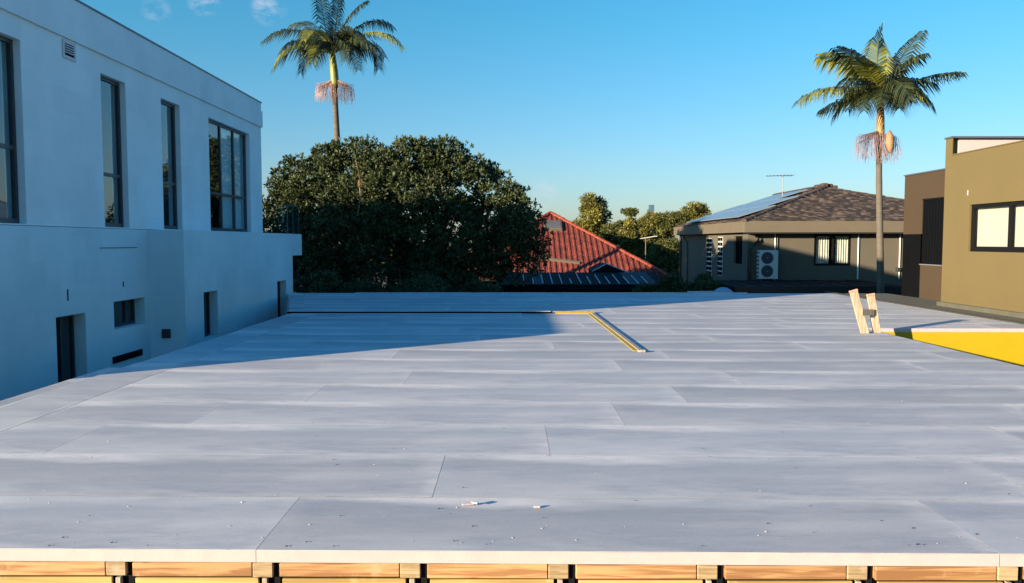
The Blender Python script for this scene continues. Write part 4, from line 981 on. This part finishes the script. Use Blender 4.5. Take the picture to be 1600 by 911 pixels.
tube_tree('background_tree', 1092, 350, 78, 70, 62, M['gum'], 'olive tree rising just above the fascia of the taupe house', 36, 2600, .3, 34, G)
tube_tree('background_tree', 1035, 415, 58, 70, 78, M['gum2'], 'shaded dark tree filling the gap beside the taupe house', 37, 2400, .28, 30, G)
tube_tree('background_tree', 985, 331, 120, 30, 10, M['gum2'], 'small flat topped tree on the skyline left of the far tower', 38, 500, .35, 10, G)
tube_tree('background_tree', 1110, 392, 84, 80, 60, M['gum2'], 'low tree hidden behind the taupe house side wall', 39, 900, .35, 20, G)
# distant tree line closing the horizon
rg = np.random.default_rng(9); n_ = 9000; xs_ = rg.uniform(-130, 190, n_); zz = -3+rg.uniform(0, 1, n_)**.7*(4.6+1.4*np.sin(xs_*.11)+1.0*np.sin(xs_*.37+1)); ysx = 150+rg.uniform(-6, 6, n_)
leaf_object('distant_trees', np.stack([xs_, ysx, zz], 1), rg.normal(size=(n_, 3))+np.array([0, 0, .4]), 1.6, .9, rg.uniform(0, .8, n_), M['gum2'], None, 10)
tag(bpy.data.objects['distant_trees'], 'far line of trees along the horizon', 'trees', kind='stuff')
GS = 'shrubs along the yard fence'
for k, (u, v, yy, wp, hp, lb) in enumerate(((1050, 452, 30.5, 60, 34, 'dark shrub left of the white pipe rail'), (560, 462, 29.5, 120, 36, 'long dark hedge plant at the foot of the big tree, left one'), (660, 462, 29.6, 130, 34, 'long dark hedge plant at the foot of the big tree, middle one'), (745, 464, 29.4, 90, 30, 'dark hedge plant at the foot of the big tree, right one'), (1010, 458, 30.8, 40, 16, 'low dark shrub below the end of the lean-to roof'), (500, 462, 28.6, 90, 60, 'dense dark hedge plant beside the balcony end of the grey house'), (1100, 447, 30.6, 60, 24, 'dark shrub behind the white pipe rail'))):
    tube_tree('yard_shrub', u, v, yy, wp, hp, M['fig'], lb, 60+k, 900, .16, 18, GS, 'shrub')

# ------------------------------------------------------------------ palms
def frond_mesh(P0, P1, P2, mat, parent, seed, leaflet=.86, nl=40, droop=1.15, width=.062):
    rr = random.Random(seed); m = MB(); P0, P1, P2 = Vector(P0), Vector(P1), Vector(P2)
    bz = lambda t: P0*(1-t)**2+P1*2*t*(1-t)+P2*t*t
    tan = lambda t: ((P1-P0)*(1-t)+(P2-P1)*t).normalized()
    m.tube([bz(i/10) for i in range(11)], [.035*(1-i/10)+.006 for i in range(11)], 5)
    tint = [.5]*len(m.f)
    twist = rr.uniform(-.5, .5)
    for i in range(nl):
        t = .10+.90*i/(nl-1); p = bz(t); tg = tan(t)
        sd_ = tg.cross(Z); sd_ = sd_.normalized() if sd_.length > .05 else X.copy()
        upv = sd_.cross(tg).normalized(); sd2 = (sd_*math.cos(twist)+upv*math.sin(twist))
        ll = leaflet*(.35+.65*math.sin(math.pi*min(1, .12+t*.86)))*rr.uniform(.85, 1.12)
        for sgn in (-1, 1):
            if rr.random() < .04: continue
            d = (sd2*sgn*.9+tg*(.55+.35*t)+upv*(.22+rr.uniform(-.12, .12))).normalized()
            q1 = p+d*ll*.5+Vector((0, 0, -droop*.10*ll)); q2 = p+d*ll*.92+Vector((0, 0, -droop*.62*ll))
            wv_ = tg*width*rr.uniform(.8, 1.2)
            b = len(m.v); m.v += [tuple(p-wv_*.35), tuple(p+wv_*.35), tuple(q1+wv_*.5), tuple(q1-wv_*.5), tuple(q2)]
            m.f.append((b, b+1, b+2, b+3)); m.f.append((b+3, b+2, b+4)); m.mi += [0, 0]; tv = rr.random(); tint += [tv, tv]
    o = m.build('frond', mat, parent, recalc=False)
    a = o.data.attributes.new('tint', 'FLOAT', 'FACE'); a.data.foreach_set('value', tint); return o
def palm(u0, v0, ub, Yp, shaft_v, tipc, fronds, label, flowers, spathe, seed, wpx=9):
    """u0,v0 crown centre in the photo; trunk base under ub"""
    top = at(u0, v0, Y=Yp); base = at(ub[0], ub[1], Y=Yp); sv = at(tipc[0], shaft_v, Y=Yp); r0 = wpx*Yp/F/2
    pr = empty('palm_tree', (base.x+(base.x-sv.x)*.3, Yp, -3.2), label, 'palm tree', 'tall king palms')
    k = (base.x-sv.x)/(base.z-sv.z); bx = base.x+k*(-3.2-base.z); n_ = 26; pts = []; rad = []
    for i in range(n_+1):
        t = i/n_; z = -3.2+(sv.z+3.2)*t; pts.append((bx+(sv.x-bx)*t+.04*math.sin(t*5), Yp, z)); rad.append(r0*(1.45-.5*t)*(1+.03*(i % 2)))
    s = MB(); s.tube(pts, rad, 12); s.build('trunk', M['palmbark'], pr, True)
    s = MB(); s.tube([sv, sv.lerp(top, .12), sv.lerp(top, .45), sv.lerp(top, .85), top], [r0*1.0, r0*1.4, r0*1.35, r0*1.0, r0*.6], 12); s.build('crownshaft', M['crownshaft'] if seed < 50 else M['shaft_dry'], pr, True)
    rr = random.Random(seed)
    for j in range(7):
        an = j*2.4+seed; rad_ = rr.uniform(45, 78)*(34/Yp if seed > 50 else 1)
        du = rad_*math.cos(an)
        fronds = fronds+[(u0+du, v0+rr.uniform(-35, 35), u0+du*.5, v0-rr.uniform(25, 50), 'palm_a', 2.2*math.sin(an))]
    for i, (tu, tv, cu, cv, mat, dy) in enumerate(fronds):
        P0 = top+Vector((rr.uniform(-.05, .05), rr.uniform(-.05, .05), rr.uniform(-.3, .1))); P1 = at(cu, cv, Y=Yp+dy*.5); P2 = at(tu, tv, Y=Yp+dy)
        frond_mesh(P0, P1, P2, M[mat], pr, seed*31+i)
    for (fu, fv, mat, n2, hgt, spread) in flowers:
        n2 *= 2
        c = at(fu, fv, Y=Yp-.25); s = MB(); root = Vector((sv.x, Yp, at(fu, fv-10, Y=Yp).z)); dirx = 1 if c.x > root.x else -1
        s.tube([root, root+Vector((dirx*.15, -.1, .1)), c+Vector((0, 0, .25))], [.04, .03, .02], 6)
        for j in range(n2):
            x0 = c.x+rr.uniform(-spread, spread)*.6; e = Vector((c.x+rr.uniform(-spread, spread), Yp-.25+rr.uniform(-.3, .3), c.z-hgt*rr.uniform(.5, 1)))
            mid = Vector((x0+(e.x-x0)*.85, (e.y+Yp-.2)/2, c.z+.12+rr.uniform(-.22, .16)))
            s.tube([root.lerp(c, rr.random())+Vector((0, 0, .2)), mid, e], [.006, .006, .004], 3, False)
        s.build('flower_cluster', M[mat], pr)
    if spathe:
        c = at(*spathe, Y=Yp-.4); s = MB(); s.tube([c+Vector((.02, 0, -.42)), c+Vector((0, 0, -.3)), c+Vector((-.02, 0, -.05)), c+Vector((-.02, 0, .2)), c+Vector((0, .05, .38))], [.01, .10, .15, .12, .02], 10); s.build('spathe', M['spathe'], pr, True)
    return pr
palm(519, 78, (528, 224), 38, 137, (524, 137), [
    (414, 62, 462, 22, 'palm_a', -.6), (428, 104, 452, 55, 'palm_b', -1.0), (470, 112, 478, 62, 'palm_a', .8), (488, 100, 495, 58, 'palm_b', -1.8),
    (627, 72, 590, 22, 'palm_b', -.5), (592, 106, 588, 48, 'palm_a', .9), (560, 108, 552, 55, 'palm_a', -1.6), (540, 95, 538, 50, 'palm_a', -2.2),
    (500, -25, 500, 28, 'palm_a', .5), (532, -28, 528, 20, 'palm_a', -.3), (572, 2, 548, 12, 'palm_a', .6), (455, 40, 485, 18, 'palm_a', 1.6), (612, 42, 572, 12, 'palm_a', 1.5),
    (475, 62, 490, 25, 'palm_b', -2.0), (565, 62, 550, 22, 'palm_a', -2.0), (505, 70, 505, 30, 'palm_a', 2.2), (440, 80, 470, 45, 'palm_a', .3), (600, 88, 570, 40, 'palm_a', -1.2)],
    'tall king palm with dark arching fronds rising behind the big dark tree', [(509, 140, 'flower_l', 60, .62, .5), (540, 140, 'flower', 46, .75, .42)], None, 7, 9)
palm(1376, 148, (1374, 440), 28, 215, (1375.5, 215), [
    (1250, 157, 1305, 118, 'palm_b', -.6), (1285, 171, 1335, 142, 'palm_a', .5), (1282, 87, 1335, 86, 'palm_b', .6), (1308, 74, 1345, 88, 'palm_a', -1.0),
    (1379, 38, 1362, 86, 'palm_b', -.4), (1440, 50, 1400, 92, 'palm_a', .4), (1501, 113, 1440, 112, 'palm_a', -.3), (1442, 85, 1405, 98, 'palm_a', -1.2),
    (1335, 90, 1355, 100, 'palm_b', -1.4), (1350, 172, 1352, 128, 'palm_a', -1.4), (1405, 168, 1402, 125, 'palm_a', -1.2), (1440, 150, 1412, 118, 'palm_b', -1.5),
    (1330, 158, 1345, 122, 'palm_a', 1.4), (1425, 140, 1408, 112, 'palm_a', 1.4), (1395, 90, 1388, 100, 'palm_a', 1.8), (1355, 100, 1362, 105, 'palm_a', 1.8), (1376, 165, 1380, 122, 'palm_a', -1.8), (1455, 128, 1420, 115, 'palm_a', .8)],
    'right hand king palm with a tan spathe in front of the taupe house', [(1360, 222, 'flower', 60, .75, .55), (1390, 225, 'flower', 40, .7, .35)], (1391, 221), 57, 8.6)
# dead frond hanging in the big tree
hd = empty('dead_palm_frond', (-6.4, 30.5, 2.2), 'brown dead palm frond hanging in the lit top of the big dark tree', 'palm frond')
a, b_ = at(556, 250, Y=30.6), at(562, 292, Y=30.6)
frond_mesh(a, (a+b_)/2+Vector((.1, 0, 0)), b_, M['palm_c'], hd, 99, .22, 26, 1.2, .03)
s = MB(); s.tube([b_, b_+Vector((.02, 0, -.5)), b_+Vector((-.12, .05, -1.1))], [.012, .008, .006], 4); s.build('stem', M['flower_l'], hd)

# far tower
tp = at(1018, 320, Y=1500); s = MB()
hw = 5*1500/F
s.box(tp.x-hw, tp.x+hw*.9, 1500, 1512, -3, tp.z-8); s.box(tp.x-hw*.6, tp.x+hw*.9, 1501, 1511, tp.z-8, tp.z)
tag(s.build('skyscraper', M['tower']), 'single hazy blue tower on the far horizon', 'tower')
# yagi aerial on a pole among the background trees
pa_ = at(1009, 372, Y=50); ar = empty('pole_aerial', (pa_.x, 50, -3.2), 'pale aerial on a pole in front of the yellow green trees', 'aerial')
s = MB(); s.tube([(pa_.x, 50, -1.5), (pa_.x, 50, pa_.z)], .03, 6); s.build('pole', M['fascia'], ar)
a, b_ = at(1000, 373, Y=50), at(1026, 369, Y=50); s = MB(); s.tube([a, b_], .03, 6); s.build('boom', M['blind'], ar)
for k in range(5):
    q = a.lerp(b_, k/4); s = MB(); s.tube([q+Vector((0, -.3, 0)), q+Vector((0, .3, 0))], .012, 4); s.build('element', M['blind'], ar)
